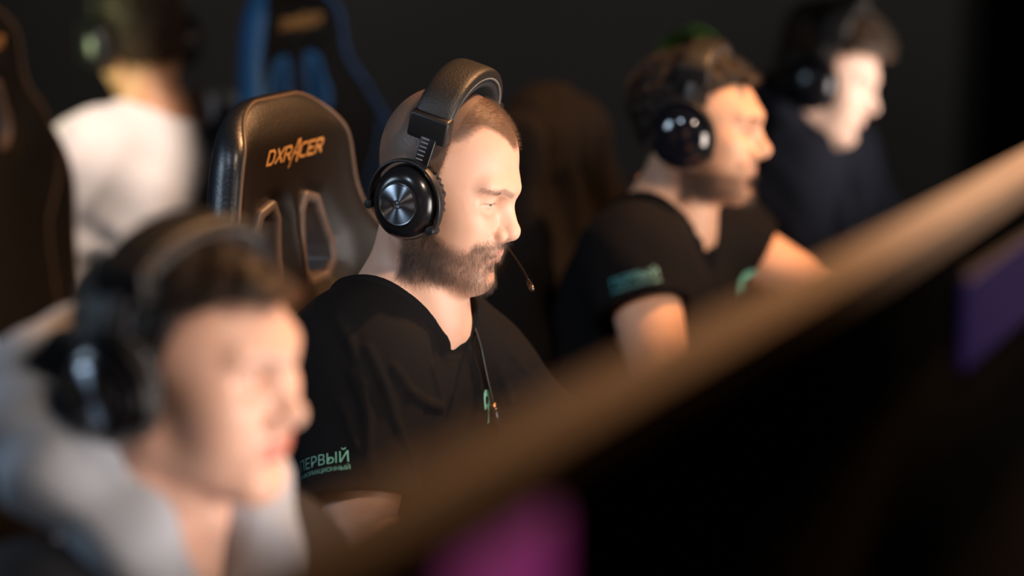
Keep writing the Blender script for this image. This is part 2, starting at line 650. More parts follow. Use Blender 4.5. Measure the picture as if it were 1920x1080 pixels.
def head_ops(f, M, o):
    sc = o.get('scale', 1.0)
    f.frame(M, sc)
    jw = o.get('jaw', 1.0)
    nl = o.get('nose', 0.0)
    sm = o.get('smile', 0.0)
    cr = o.get('crown', 0.0)
    f.ell((.002 - cr * .4, 0, .042 - cr * .5), (.080 + cr * .4, .075, .084 - cr * .5), k=.03)
    f.ell((.030, 0, .045 - cr * .5), (.068, .066, .066 - cr * .4), k=.03)
    f.ell((.050, 0, -.018), (.046, .056, .075), k=.03)
    f.cone((.020, 0, -.05), (.068, 0, -.082), .042, .024, k=.03)
    for s in (-1, 1):
        f.cone((.008, s * .054 * jw, -.030), (.010, s * .053 * jw, -.060), .012, .014, k=.025)
        f.cone((.010, s * .052 * jw, -.062), (.086, s * .014, -.096), .015, .016, k=.022)
        f.ell((.074, s * .026, -.030), (.024, .019, .026), k=.02)
        f.ell((.060, s * .047, -.012), (.026, .017, .014), k=.03)
        f.ell((.058, s * .036, -.045), (.030, .024, .030), k=.03)
    f.ell((.091, 0, -.096), (.019, .024, .017), k=.016)
    for s in (-1, 1):
        f.cone((.0970, s * .009, .0275), (.0830, s * .041, .0315), .0110, .0085, k=.018)
        f.ell((.106, s * .0345, .0085), (.032, .0205, .0135), k=.009, op='s')
        f.sph((EYE[0], s * EYE[1], EYE[2]), .0139, k=.009)
    # nose
    f.cone((.0935, 0, .020), (.1165 + nl, 0, -.019), .0068, .0085, k=.012)
    f.cone((.090, 0, .008), (.103, 0, -.026), .0110, .0130, k=.012)
    f.sph((.1175 + nl, 0, -.0240), .0104, k=.007)
    f.cone((.113 + nl, 0, -.0315), (.101, 0, -.0385), .0048, .0055, k=.005)
    for s in (-1, 1):
        f.ell((.1045 + nl * .4, s * .0142, -.0285), (.0128, .0066, .0088), rot=(0, 12, 0), k=.0035)
        f.ell((.1085 + nl * .6, s * .0076, -.0365), (.0070, .0038, .0048), rot=(0, 20, s * 15), k=.0025, op='s')
        f.cone((.102, s * .0245, -.032), (.090, s * .036, -.054 + sm * .004), .0013, .0013 + sm * .001, k=.012, op='s')
    # mouth
    f.ell((.083, 0, -.059), (.026, .031, .027), k=.02)
    for s in (-1, 1):
        def c(P, i):
            x, y, z = P[i]
            return (x - sm * .004 * (i / 2), s * y * (1 + sm * .22), z + sm * .0055 * (i / 2) ** 2)
        f.cone(c(LIP_U, 0), c(LIP_U, 1), .0046, .0043, k=.006)
        f.cone(c(LIP_U, 1), c(LIP_U, 2), .0043, .0026, k=.006)
        f.cone(c(LIP_L, 0), c(LIP_L, 1), .0060, .0052, k=.005)
        f.cone(c(LIP_L, 1), c(LIP_L, 2), .0052, .0026, k=.006)
        a, b, d = (.1165, 0, -.0594), (.109, s * .014, -.0590), (.092 - sm * .004, s * .0265 * (1 + sm * .22), -.0594 + sm * .0055)
        f.cone(a, b, .0011, .0011, k=.003, op='s')
        f.cone(b, d, .0011, .0007, k=.003, op='s')
    f.cone((.114, 0, -.044), (.1155, 0, -.052), .0030, .0030, k=.005, op='s')
    f.cone((.110, -.012, -.0775), (.110, .012, -.0775), .006, k=.014, op='s')
    # lids
    up, lo = R(o.get('lid_up', 16)), R(o.get('lid_lo', -17))
    for s in (-1, 1):
        E = np.array((EYE[0], s * EYE[1], EYE[2]))

        def carve(p, E=E, s_=s):
            q = p - E
            r = np.sqrt((q * q).sum(1)) + 1e-9
            az = np.arctan2(q[:, 1], q[:, 0])
            el = np.arctan2(q[:, 2], np.sqrt(q[:, 0] ** 2 + q[:, 1] ** 2))
            azm = np.where(az * s_ > 0, R(80), R(50))
            w = np.clip(1 - (az / azm) ** 2, -1, 1)
            mid = (up + lo) / 2
            hu = (up - mid) * w; hl = (mid - lo) * w
            v = np.maximum(el - mid - hu, mid - hl - el) * r
            v = np.maximum(np.maximum(v, .0112 - r), r - .0240)
            return np.maximum(v, np.maximum(np.abs(az) - azm, 0) * r)
        f.fn(carve, E, .022, k=.0012, op='s')
    # ears
    for s in (-1, 1):
        f.ell((-.010, s * .079, .000), (.019, .006, .031), rot=(0, -12, s * 14), k=.008)
        f.ell((-.004, s * .086, .000), (.010, .006, .016), k=.005, op='s')
    f.frame(np.eye(4), 1.0)


def seg_d(q, a, b):
    a = np.asarray(a, float); b = np.asarray(b, float)
    ba = b - a
    h = np.clip((q - a) @ ba / (ba @ ba), 0, 1)
    return np.sqrt(((q - a - h[:, None] * ba) ** 2).sum(1))


def lip_mask(q, sm=0.0):
    qa = q.copy(); qa[:, 1] = np.abs(qa[:, 1]) / (1 + sm * .22)
    qa[:, 2] -= sm * .0055 * np.clip(qa[:, 1] / .026, 0, 1) ** 2
    d = np.minimum.reduce([seg_d(qa, LIP_U[0], LIP_U[1]), seg_d(qa, LIP_U[1], LIP_U[2]),
                           seg_d(qa, LIP_L[0], LIP_L[1]), seg_d(qa, LIP_L[1], LIP_L[2])])
    return 1 - sstep(.0054, .0078, d)


def scalp_mask(q, rec=0.0):
    """1 where the scalp carries hair; rec pushes the temples back"""
    x, y, z = q[:, 0], np.abs(q[:, 1]), q[:, 2]
    front = .082 + .010 * sstep(.0, .02, y) * (1 if rec > 0 else 0) + rec * np.exp(-((y - .042) / .020) ** 2)
    line = np.interp(x, [-.2, -.045, -.028, -.012, .018, .030, .042, .060, .2], [-.052, -.048, -.03, .0, .0, .045, .066, .078, .082])
    line = np.maximum(line, np.where(x > .03, front - .006 - .3 * np.maximum(.075 - x, 0), -1))
    return sstep(-.006, .006, z - line)


def beard_mask(q, neck=True):
    x, y, z = q[:, 0], np.abs(q[:, 1]), q[:, 2]
    top = np.interp(x, [-.02, .012, .030, .060, .085, .092, .3], [-.02, -.012, -.036, -.050, -.052, -.0395, -.0395])
    m = sstep(-.008, .012, top - z) * sstep(.000, .014, x)
    m *= sstep(-.122, -.104, z - .16 * np.clip(x - .03, -.04, .05))
    m *= 1 - .95 * lip_mask(q)
    m *= .50 + .50 * (1 - sstep(.035, .085, x)) + .25 * (z > -.048)
    m *= 1 - .75 * np.exp(-((y - .020) / .010) ** 2 - ((z + .071) / .008) ** 2) * (x > .085)
    return np.clip(m, 0, 1)


BROW = [(.104, .008, .0225), (.099, .028, .0290), (.082, .052, .0290)]


def brow_mask(q):
    qa = q.copy(); qa[:, 1] = np.abs(qa[:, 1])
    qa[:, 0] = 0
    B = [(0, b[1], b[2]) for b in BROW]
    d = np.minimum(seg_d(qa, B[0], B[1]), seg_d(qa, B[1], B[2]))
    ay = qa[:, 1]
    return (1 - sstep(.0020, .0048, d)) * (q[:, 0] > .06) * sstep(.007, .013, ay) * (1 - .72 * sstep(.026, .052, ay))


def v3(*a):
    return np.array(a, float)


def torso_ops(f, J, dl, k=.07, belly=0.0):
    pel, ch, nb = (np.asarray(J[k_], float) for k_ in ('pel', 'chest', 'nb'))
    mid = (pel + ch) / 2 + v3(.01 + belly, 0, 0)
    uc = ch * .35 + nb * .65 + v3(.0, 0, -.02)
    Y = v3(0, 1, 0)
    wd = J.get('wide', 1.0)
    f.cone(pel - Y * .085, pel + Y * .085, .100 + dl, k=.01)
    f.cone(mid - Y * .070 * wd, mid + Y * .070 * wd, .096 + dl, k=k)
    f.cone(ch - Y * .082 * wd, ch + Y * .082 * wd, .106 + dl, k=k)
    f.cone(uc - Y * .085 * wd, uc + Y * .085 * wd, .072 + dl, k=k)
    for s, n in ((-1, 'sh_r'), (1, 'sh_l')):
        sh = np.asarray(J[n], float)
        f.cone(sh, nb + v3(-.005, s * .045, -.008), .052 + dl, .042 + dl, k=.045)
        f.cone(sh, ch + v3(.02, s * .07 * wd, .02), .058 + dl, .07 + dl, k=.05)
        f.cone(sh + v3(0, -s * .02, .01), nb + v3(-.015, s * .03, .020), .034 + dl, .028 + dl * .6, k=.05)


def arm_ops(f, J, side, dl=0.0, t0=0.0, t1=1.0, k=.03):
    sh, el, wr = (np.asarray(J[n + side], float) for n in ('sh', 'el', 'wr'))
    f.sph(sh, .056 + dl, k=k)
    f.cone(sh, el, .052 + dl, .040 + dl, k=k)
    f.cone(sh * .6 + el * .4 + v3(.008, 0, 0), sh * .35 + el * .65 + v3(.008, 0, 0), .044 + dl, .042 + dl, k=k)
    f.cone(el, wr, .041 + dl, .027 + dl, k=.02)
    f.cone(el * .85 + wr * .15, el * .55 + wr * .45, .044 + dl, .038 + dl, k=.02)


def hand_ops(f, wr, d, up, s, curl=(22, 48, 62)):
    """palm, four unequal bent fingers and a thumb; d points along the forearm, s is the thumb side"""
    d = np.asarray(d, float); d /= np.linalg.norm(d)
    up = np.asarray(up, float); up = up - d * (d @ up); up /= np.linalg.norm(up)
    sd = np.cross(up, d) * s
    wr = np.asarray(wr, float)
    f.cone(wr - d * .02, wr + d * .02, .026, .024, k=.02)
    for i, (o, o2, ln, L) in enumerate(((.024, .030, .084, .072), (.008, .010, .090, .080), (-.008, -.010, .086, .074), (-.022, -.029, .078, .058))):
        a = wr + d * .015 + sd * o * .7
        b = wr + d * ln + sd * o2
        f.cone(a, b, .0135, .0100, k=.014)
        p = b; ang = 0
        for j, fr in enumerate((.45, .31, .24)):
            ang += R(curl[j] * (1 if j == 0 else .6))
            q = p + (d * math.cos(ang) - up * math.sin(ang) + sd * o2 * 1.5) * L * fr
            f.cone(p, q, .0092 - .0008 * j, .0086 - .0009 * j, k=.003)
            p = q
    a = wr + d * .022 + sd * .020 - up * .006
    b = a + (d * .55 + sd * .75 - up * .25) * .040
    c = b + (d * .85 + sd * .35 - up * .30) * .034
    e = c + (d * .98 + sd * .05 - up * .25) * .026
    f.cone(a, b, .0150, .0115, k=.014)
    f.cone(b, c, .0110, .0098, k=.004)
    f.cone(c, e, .0098, .0080, k=.003)


def body_field(J, HM, ho):
    f = Field()
    torso_ops(f, J, 0.0)
    for s in ('_r', '_l'):
        arm_ops(f, J, s)
    for s, sg in (('_r', 1), ('_l', -1)):
        el, wr = np.asarray(J['el' + s], float), np.asarray(J['wr' + s], float)
        d = np.asarray(J.get('hd' + s, wr - el), float)
        hand_ops(f, wr, d, J.get('up' + s, (0, 0, 1)), sg, J.get('curl', (22, 48, 62)))
    for s in (-1, 1):
        f.cone(np.asarray(J['pel']) + v3(.02, s * .085, -.03), J['kn' + ('_r' if s < 0 else '_l')], .082, .055, k=.05)
        f.cone(J['kn' + ('_r' if s < 0 else '_l')], J['an' + ('_r' if s < 0 else '_l')], .054, .036, k=.03)
    # neck
    nb = np.asarray(J['nb'], float)
    h0 = np.array(HM @ Vector((.0, 0, -.035)))
    h1 = np.array(HM @ Vector((.015, 0, -.060)))
    nk = J.get('neck', .056)
    f.cone(h0, nb + v3(-.005, 0, -.02), nk - .001, nk + .006, k=.035)
    f.cone(h1, nb + v3(.045, 0, -.015), nk - .016, nk - .014, k=.03)
    notch = nb + v3(.060, 0, -.030)
    for s in (-1, 1):
        m = np.array(HM @ Vector((-.020, s * .062, -.030)))
        f.cone(m, notch + v3(0, s * .014, .0), .012, .0085, k=.022)
        f.cone(notch + v3(.0, s * .02, -.012), np.asarray(J['sh_r' if s < 0 else 'sh_l']) * .7 + notch * .3, .009, .009, k=.02)
    adam = h1 * .45 + notch * .55 + v3(.024, 0, .012)
    f.sph(adam, .011, k=.02)
    head_ops(f, np.array(HM), ho)
    return f


def fold(f, a, b, w, amp):
    """a crease or ridge along a segment"""
    a = np.asarray(a, float); b = np.asarray(b, float)
    f.fn(lambda p: amp * np.exp(-(seg_d(p, a, b) / w) ** 2), (a + b) / 2, np.linalg.norm(b - a) / 2 + w * 2.2, op='d')


def shirt_field(J, HM, o):
    """T-shirt or long-sleeved top: inflated torso and sleeves, with hems, collar rib and creases"""
    dl = o.get('loose', .013)
    nb = np.asarray(J['nb'], float)
    f = Field()
    torso_ops(f, J, dl, belly=o.get('belly', 0.0))
    ends = []
    for s in ('_r', '_l'):
        sh, el, wr = (np.asarray(J[n + s], float) for n in ('sh', 'el', 'wr'))
        if o.get('long'):
            f.cone(sh, el, .062 + dl, .052 + dl, k=.04)
            f.cone(el, wr, .052 + dl, .036 + dl, k=.03)
            e = wr; d = wr - el
        else:
            t = o.get('sleeve', .72)
            e = sh * (1 - t) + el * t; d = el - sh
            f.cone(sh, e + (el - e) * .25, .060 + dl, o.get('cuff', .062) + dl, k=.05)
        d = d / np.linalg.norm(d)
        ends.append((e, d))
    for a, b, w, amp in o.get('folds', []):
        fold(f, a, b, w, amp)
    wr_amp = o.get('wrinkle', .0025)

    def wn(p):
        x, y, z = p[:, 0], p[:, 1], p[:, 2]
        return wr_amp * (np.sin(31 * x + 17 * y - 23 * z + 2 * np.sin(19 * z)) * np.sin(13 * y - 29 * x + 11 * z)
                         + .6 * np.sin(47 * z + 38 * x + 3 * np.sin(23 * y)) * np.sin(29 * y))
    f.fn(wn, J['chest'], .8, op='d')
    # sleeve ends
    for e, d in ends:
        r = .075 if o.get('long') else .105
        f.fn(lambda p, e=e, d=d, r=r: np.maximum(-((p - e) @ d), np.sqrt(((p - e - d * r * .6) ** 2).sum(1)) - r), e, .2, k=.004, op='s')
        hol = .040 if o.get('long') else .060
        f.cone(e - d * .03, e + d * .05, hol, hol, k=.006, op='s')
    hem = o.get('hem', .53)
    f.fn(lambda p: hem - p[:, 2], J['pel'], 1.0, k=.004, op='i')
    if o.get('collar', True):
        outer = Field(); outer.ops = list(f.ops)
        cut = Field()
        nc = nb + np.asarray(o.get('neck_off', (0, 0, 0)))
        cut.cone(nc + v3(-.008, 0, -.004), nc + v3(-.016, 0, .16), .084, .125, k=.01)
        cut.sph(nc + v3(.034, 0, .054), .062, k=.05)
        f.fn(lambda p: cut(p), nb, .2, k=.004, op='s')
        f.fn(lambda p: np.sqrt(outer(p) ** 2 + (cut(p) - .006) ** 2) - .0062, nb, .2, k=.003, op='u')
        f.fn(lambda p: .0015 * np.exp(-((cut(p) - .020) / .0022) ** 2), nb, .2, op='d')
    return f


def eyes(parent, HM, o, iris):
    sc = o.get('scale', 1.0)
    for s in (-1, 1):
        E = Vector((EYE[0], s * EYE[1], EYE[2]))
        g = Euler((0, R(o.get('gaze_down', 5)), R(o.get('gaze_yaw', 0)))).to_matrix()
        n = 40; V = []; F = []; fm = []
        for i in range(n // 2 + 1):
            t = math.pi * i / (n // 2)
            r = .0124 + (.0006 * math.exp(-(t / .38) ** 2))
            for k in range(n):
                a = 2 * math.pi * k / n
                v = g @ Vector((math.cos(t), math.sin(t) * math.cos(a), math.sin(t) * math.sin(a))) * r
                V.append((HM @ ((E + v) * sc))[:])
        for i in range(n // 2):
            t = math.pi * (i + .5) / (n // 2)
            for k in range(n):
                l = (k + 1) % n
                F.append((i * n + k, i * n + l, (i + 1) * n + l, (i + 1) * n + k))
                fm.append(2 if t < .19 else (1 if t < .48 else 0))
        mk('eye', V, F, [M['sclera'], iris, M['pupil']], parent, fmat=fm)


def shoe_trousers(J, root, hem, m_tr, m_sh):
    f = Field()
    pel = np.asarray(J['pel'], float)
    f.cone(pel - v3(0, .09, 0), pel + v3(0, .09, 0), .108, k=.01)
    for s in ('_r', '_l'):
        sg = -1 if s == '_r' else 1
        f.cone(pel + v3(.02, sg * .085, -.03), J['kn' + s], .094, .068, k=.05)
        f.cone(J['kn' + s], np.asarray(J['an' + s]) + v3(0, 0, .02), .066, .052, k=.04)
    f.fn(lambda p: p[:, 2] - (hem + .05), pel, 1.2, k=.004, op='i')
    V, Q = nets(f, pel + v3(-.25, -.4, -.6), pel + v3(.75, .4, .25), .009)
    mk('trousers', V, Q, m_tr, root)
    for s in ('_r', '_l'):
        an = np.asarray(J['an' + s], float)
        g = Field()
        g.cone(v3(an[0] - .03, an[1], .045), v3(an[0] + .14, an[1], .04), .043, .040, k=.01)
        g.cone(v3(an[0], an[1], .05), v3(an[0], an[1], .10), .045, .045, k=.03)
        g.fn(lambda p: .004 - p[:, 2], an, .4, k=.006, op='i')
        V, Q = nets(g, v3(an[0] - .12, an[1] - .08, -.01), v3(an[0] + .24, an[1] + .08, .17), .006)
        mk('shoe', V, Q, m_sh, root)


def person(loc, yaw, J, HM, ho, skin, label, shirt, tops, vox=.006, refine_head=0, zones=None, group=None,
           lo=(-.5, -.55, .0), hi=(.75, .55, 1.42)):
    """one continuous body (the top-level object) with clothing and hair as children"""
    f = body_field(J, HM, ho)
    V, Q = nets(f, lo, hi, vox)
    V = proj(f, V, 1, .003)
    hc = np.array(HM.translation)
    Hi = np.array(HM.inverted())
    if refine_head:
        sel = (((V - hc) / v3(.17, .13, .16)) ** 2).sum(1) < 1.0
        sel |= (np.abs(V[:, 1]) < .11) & (V[:, 2] > J['nb'][2] - .02) & (V[:, 2] < hc[2])
        for _ in range(refine_head):
            V, Q, sel = refine(f, V, Q, sel)
    root = mk('person', V, Q, skin)
    q = (V @ Hi[:3, :3].T + Hi[:3, 3]) / ho.get('scale', 1.0)
    near = (q ** 2).sum(1) < .19 ** 2
    col = np.zeros((len(V), 4), np.float32); col[:, 3] = 1
    z = zones or {}
    col[near, 0] = lip_mask(q[near], ho.get('smile', 0)) * z.get('lip', .7)
    col[near, 1] = brow_mask(q[near]) * z.get('brow', .5)
    if z.get('beard'): col[near, 1] = np.maximum(col[near, 1], beard_mask(q[near]) * z['beard'])
    if z.get('scalp'): col[near, 2] = scalp_mask(q[near], z.get('rec', 0)) * z['scalp']
    a = root.data.color_attributes.new('zones', 'FLOAT_COLOR', 'POINT')
    a.data.foreach_set('color', col.ravel())
    root.location = (loc[0], loc[1], 0)
    root.rotation_euler = (0, 0, R(yaw))
    tag(root, label, 'person', group)
    return root, f, V, Q, q


def head_pick(V, Q, q, rad=.19):
    """quads of the head only, with their head-space vertex coordinates"""
    ok = ((q ** 2).sum(1) < rad ** 2)
    return Q[ok[Q].all(1)]


def to_head(HM, sc):
    Hi = np.array(HM.inverted())
    return lambda p: (p @ Hi[:3, :3].T + Hi[:3, 3]) / sc


CROWN = [0.0]      # how much lower than usual the crown of the current head is


def hair_cap(root, HM, sc, m, thick, rough=(.006, 60), vox=.004, rec=0, lump=None, mats=None, name='hair', swirl=0.0):
    """a hair volume grown over the skull: thick(q) gives its depth"""
    f = Field()
    f.frame(np.array(HM), sc)
    f.ell((.002 - CROWN[0] * .4, 0, .042 - CROWN[0] * .5), (.080 + CROWN[0] * .4, .075, .084 - CROWN[0] * .5), k=.03)
    f.ell((.030, 0, .045 - CROWN[0] * .5), (.068, .066, .066 - CROWN[0] * .4), k=.03)
    f.ell((.0, 0, -.02), (.075, .070, .06), k=.03)
    th = to_head(HM, sc)

    def d(p):
        q = th(p)
        t = thick(q)
        am, fr = rough
        n = (np.sin(fr * q[:, 0] + 2.1 * np.sin(fr * .6 * q[:, 2]) + 1.3) * np.sin(fr * q[:, 1] * 1.1 + 1.7 * np.sin(fr * .5 * q[:, 0])) *
             np.sin(fr * q[:, 2] * .9 + .7) + .5 * np.sin(2.3 * fr * q[:, 1] + fr * q[:, 0]) * np.sin(1.9 * fr * q[:, 2] - fr * q[:, 0]))
        return (t + am * n) * sc
    f.frame(np.eye(4), 1.0)
    g = Field(); g.ops = list(f.ops)
    hc = np.array(HM.translation)

    def full(p):
        q = th(p)
        mk_ = scalp_mask(q, rec)
        return smax(g(p) - d(p), (.5 - mk_) * .024 * sc, .006)
    F = Field()
    F.fn(full, hc, .2)
    F.ops[-1] = ('u', 0, hc - .3, hc + .3, F.ops[-1][4])
    ff = lambda p: full(p)
    V, Q = nets(ff, hc - .18, hc + .20, vox)
    o = mk(name, V, Q, m, root)
    return o, V, Q

# ---------------------------------------------------------------- headsets
def arc(n, a0, a1, rx, rz, y=0.0, cx=0.0, cz=0.0):
    return [(cx + rx * math.cos(R(a0 + (a1 - a0) * i / n)), y, cz + rz * math.sin(R(a0 + (a1 - a0) * i / n))) for i in range(n + 1)]


def band_curve(n=40, hw=.086, z0=.088, top=.150, x=0.006, t0=0, t1=180):
    """headband line from the right ear side (y<0) over the top"""
    return [(x, -hw * math.cos(R(t0 + (t1 - t0) * i / n)) , z0 + (top - z0) * math.sin(R(t0 + (t1 - t0) * i / n)) ** .85) for i in range(n + 1)]


def headset(matrix, label, style='studio', mic='left', top=.150, accent=None, cup=None, cupk=.92):
    root = empty('headset', label=label, cat='headset')
    root.matrix_world = matrix
    pl = M['hs_plastic']; gl = cup or M['hs_gloss']
    b = MB()
    b.tube(band_curve(44, hw=.0885, z0=.088, top=top + .004, t0=8, t1=172), .01, 20, flat=((1, 0, 0), .024, .0085))
    hb = b.build('headband', M['hs_leather'], root, auto=False)
    b = MB()
    b.tube(band_curve(44, hw=.0810, z0=.088, top=top - .008, t0=14, t1=166), .01, 16, flat=((1, 0, 0), .0225, .0055))
    b.build('band_cushion', M['hs_fabric'], root, auto=False)
    cv = band_curve(150, hw=.0865, z0=.088, top=top - .0005, t0=14, t1=166)
    for sx in (-1, 1):
        st = MB()
        for i in range(0, 150, 2):
            p0, p1 = Vector(cv[i]), Vector(cv[i + 1])
            a = p0 + Vector((sx * .0235, 0, 0)); c = p1 + Vector((sx * .0215, 0, 0))
            st.tube([a, (a + c) / 2 + Vector((sx * .0012, 0, 0)), c + Vector((0, 0, -.0015))], .0011, 5)
        st.build('stitching', M['hs_thread'], hb, auto=False)
    for s in (-1, 1):
        # clamp block at the end of the headband
        b = MB()
        Mx = Matrix.Translation((.006, s * .0905, .090)) @ Matrix.Rotation(-s * R(14), 4, 'X')
        b.box((0, 0, 0), (.052, .021, .034), Mx, .004)
        b.build('band_clamp', M['hs_plastic'], root)
        # slider arm with notches
        b = MB()
        Mx = Matrix.Translation((.010, s * .0985, .060)) @ Matrix.Rotation(s * R(8), 4, 'X')
        b.box((0, 0, 0), (.020, .004, .050), Mx, .0012)
        sl = b.build('slider', M['hs_metal_dark'], root)
        b = MB()
        for i in range(8):
            b.box((-.003, s * .0022, -.016 + i * .0052), (.009, .0012, .0014), Mx, .0003)
        b.build('slider_scale', M['hs_thread'], sl)
        # ear cup group tilts a little
        C = Matrix.Translation((.010, s * .0705, -.006)) @ Matrix.Rotation(s * R(-3), 4, 'X') @ Matrix.Rotation(s * R(9), 4, 'Z') @ Matrix.Scale(s, 4, (0, 1, 0)) @ Matrix.Scale(cupk, 4)
        b = MB()
        V = []; F = []
        n1, n2 = 300, 16
        for i in range(n1):
            t = 2 * math.pi * i / n1
            wr = .0010 * math.sin(t * 30 + 1.2 * math.sin(t * 7)) + .0006 * math.sin(t * 13 + 1)
            for k in range(n2):
                u = 2 * math.pi * k / n2
                rr = .0355 + (.0125 + wr * (math.cos(u) > -.3)) * math.cos(u)
                V.append((rr * math.cos(t) * .97, .012 + (.0125 + wr) * math.sin(u), rr * math.sin(t) * 1.10))
        for i in range(n1):
            for k in range(n2):
                j, l = (i + 1) % n1, (k + 1) % n2
                F.append((i * n2 + k, i * n2 + l, j * n2 + l, j * n2 + k))
        b.add(V, F, C)
        b.build('ear_pad', M['hs_leatherette'], root, auto=False)
        b = MB()
        if style == 'dome':
            prof = [(.030, .018), (.047, .018), (.0495, .021), (.0505, .027), (.0495, .036), (.045, .046), (.037, .054), (.024, .0595), (.010, .0615), (.001, .0618)]
        else:
            prof = [(.030, .018), (.046, .018), (.0480, .020), (.0485, .026), (.0475, .034), (.0440, .0430), (.0385, .0490), (.0320, .0525), (.0285, .0532), (.001, .0532)]
        b.lathe(prof, 64, C, sz=1.09)
        b.build('ear_cup', gl, root, auto=False)
        if style == 'studio':
            b = MB()
            b.lathe([(.0270, .052), (.0290, .052), (.0290, .0546), (.0280, .0552), (.0270, .0550), (.0270, .052)], 64, C, caps=False)
            b.build('disc_rim', M['hs_chrome'], root)
            b = MB()
            b.lathe([(.0270, .0530), (.0269, .0546), (.0262, .0549), (.013, .0549), (.001, .0549)], 96, C)
            dk = b.build('disc_plate', M['hs_disc'], root)
            # round letter mark in the middle of the plate
            b = MB()
            pts = [(.0052 * math.cos(R(a)), .0554, .0052 * math.sin(R(a))) for a in range(40, 331, 10)]
            b.tube(pts, .0009, 6, C)
            b.tube([(.0052 * math.cos(R(330)), .0554, .0052 * math.sin(R(330))), (.0052, .0554, .0003), (.0008, .0554, .0003)], .0009, 6, C)
            b.build('disc_mark', M['hs_mark'], dk, auto=False)
        else:
            b = MB()
            b.tube(arc(40, 20, 160, .026, .026, .050), .0010, 6, C)
            b.build('cup_ring', accent or M['hs_thread'], root, auto=False)
        # yoke fork over the cup with two pivots
        b = MB()
        pts = [(.0545 * math.cos(R(a)), .034 + .004 * math.sin(R(a)), .0575 * math.sin(R(a))) for a in range(-22, 203, 5)]
        b.tube(pts, .004, 14, C, flat=((0, 1, 0), .0065, .0024))
        b.build('yoke', pl, root, auto=False)
        for a in (-22, 202):
            b = MB()
            c = Vector((.0535 * math.cos(R(a)), .034, .0565 * math.sin(R(a))))
            Mx = C @ Matrix.Translation(c)
            b.lathe([(.0015, -.010), (.0058, -.0095), (.0065, -.007), (.0065, .007), (.0055, .0095), (.0015, .010)], 24, Mx)
            dx = -1 if a < 0 else 1
            b.box((dx * .006, -.002, 0), (.012, .008, .007), Mx, .0015)
            b.build('pivot', pl, root)
    if mic:
        s = 1 if mic == 'left' else -1
        b = MB()
        pts = []
        P0, P1, P2, P3 = (Vector(v) for v in ((.030, s * .112, -.038), (.085, s * .098, -.070), (.122, s * .070, -.078), (.148, s * .034, -.086)))
        for i in range(31):
            t = i / 30
            pts.append(P0 * (1 - t) ** 3 + P1 * 3 * t * (1 - t) ** 2 + P2 * 3 * t * t * (1 - t) + P3 * t ** 3)
        b.tube(pts, .0017, 10)
        bm_ = b.build('mic_boom', M['hs_metal_dark'], root, auto=False)
        b = MB()
        d = (pts[-1] - pts[-2]).normalized()
        b.tube([pts[-1] - d * .002, pts[-1], pts[-1] + d * .006, pts[-1] + d * .0065, pts[-1] + d * .019, pts[-1] + d * .0205], [.0018, .0030, .0030, .0036, .0036, .0020], 14)
        b.build('mic_capsule', M['hs_mic'], bm_, auto=False)
        b = MB()
        b.lathe([(.001, -.006), (.0065, -.006), (.0072, -.004), (.0072, .004), (.0065, .006), (.001, .006)], 24, Matrix.Translation((.028, s * .112, -.036)))
        b.build('mic_hinge', pl, bm_)
    return root


# ---------------------------------------------------------------- gaming chairs
BK_Z0, BK_H = .48, .84      # backrest bottom above the floor and height


HWV = np.linspace(-.1, .95, 211)
HWU = np.interp(HWV, [0, .05, .20, .36, .46, .52, .565, .61, .66, .72, .78, .82, .84],
                [.205, .215, .238, .262, .278, .272, .250, .214, .182, .168, .156, .140, .128])
for _ in range(3):
    HWU = np.convolve(np.pad(HWU, 5, 'edge'), np.ones(11) / 11, 'valid')


def hw_of(v):
    """half width of the backrest at v metres above its bottom"""
    return np.interp(v, HWV, HWU)


HOLES = [[(.030, .592), (.052, .704), (.074, .700), (.092, .628), (.088, .596), (.070, .586)],
         [(-.030, .592), (-.052, .704), (-.074, .700), (-.092, .628), (-.088, .596), (-.070, .586)]]
HOLES = [[(s * .038, .588), (s * .036, .664), (s * .046, .682), (s * .074, .674), (s * .108, .612), (s * .110, .588), (s * .096, .570), (s * .052, .568)] for s in (1, -1)]


def poly_sd(u, v, P):
    P = np.asarray(P, float)
    n = len(P)
    d = np.full(u.shape, 1e9); sgn = np.ones(u.shape)
    for i in range(n):
        a, b = P[i], P[i - 1]
        ex, ey = b - a
        wx, wy = u - a[0], v - a[1]
        t = np.clip((wx * ex + wy * ey) / (ex * ex + ey * ey), 0, 1)
        d = np.minimum(d, (wx - ex * t) ** 2 + (wy - ey * t) ** 2)
        c1, c2, c3 = v >= a[1], v < b[1], ex * wy > ey * wx
        fl = (c1 & c2 & c3) | (~c1 & ~c2 & ~c3)
        sgn = np.where(fl, -sgn, sgn)
    return sgn * np.sqrt(d)


def bk_mid(u, v):
    """forward offset of the backrest's middle sheet: wings curl forward, headrest nods forward"""
    a = np.abs(u)
    w = .055 * np.clip((a - .10) / .17, 0, 1) ** 1.6 * sstep(.66, .50, v)
    w = w + .020 * sstep(.60, .84, v) ** 1.3 + .018 * np.exp(-((v - .22) / .12) ** 2)
    w = w + .030 * np.clip((a - .09) / .10, 0, 1) ** 2 * sstep(.5, .64, v)
    return w


def bk_out(u, v):
    sl = .96
    d = (np.abs(u) - hw_of(v)) * sl
    d = smax(d, (v - BK_H + .004 * (np.abs(u) / .1) ** 2), .085)
    return smax(d, -v, .05)


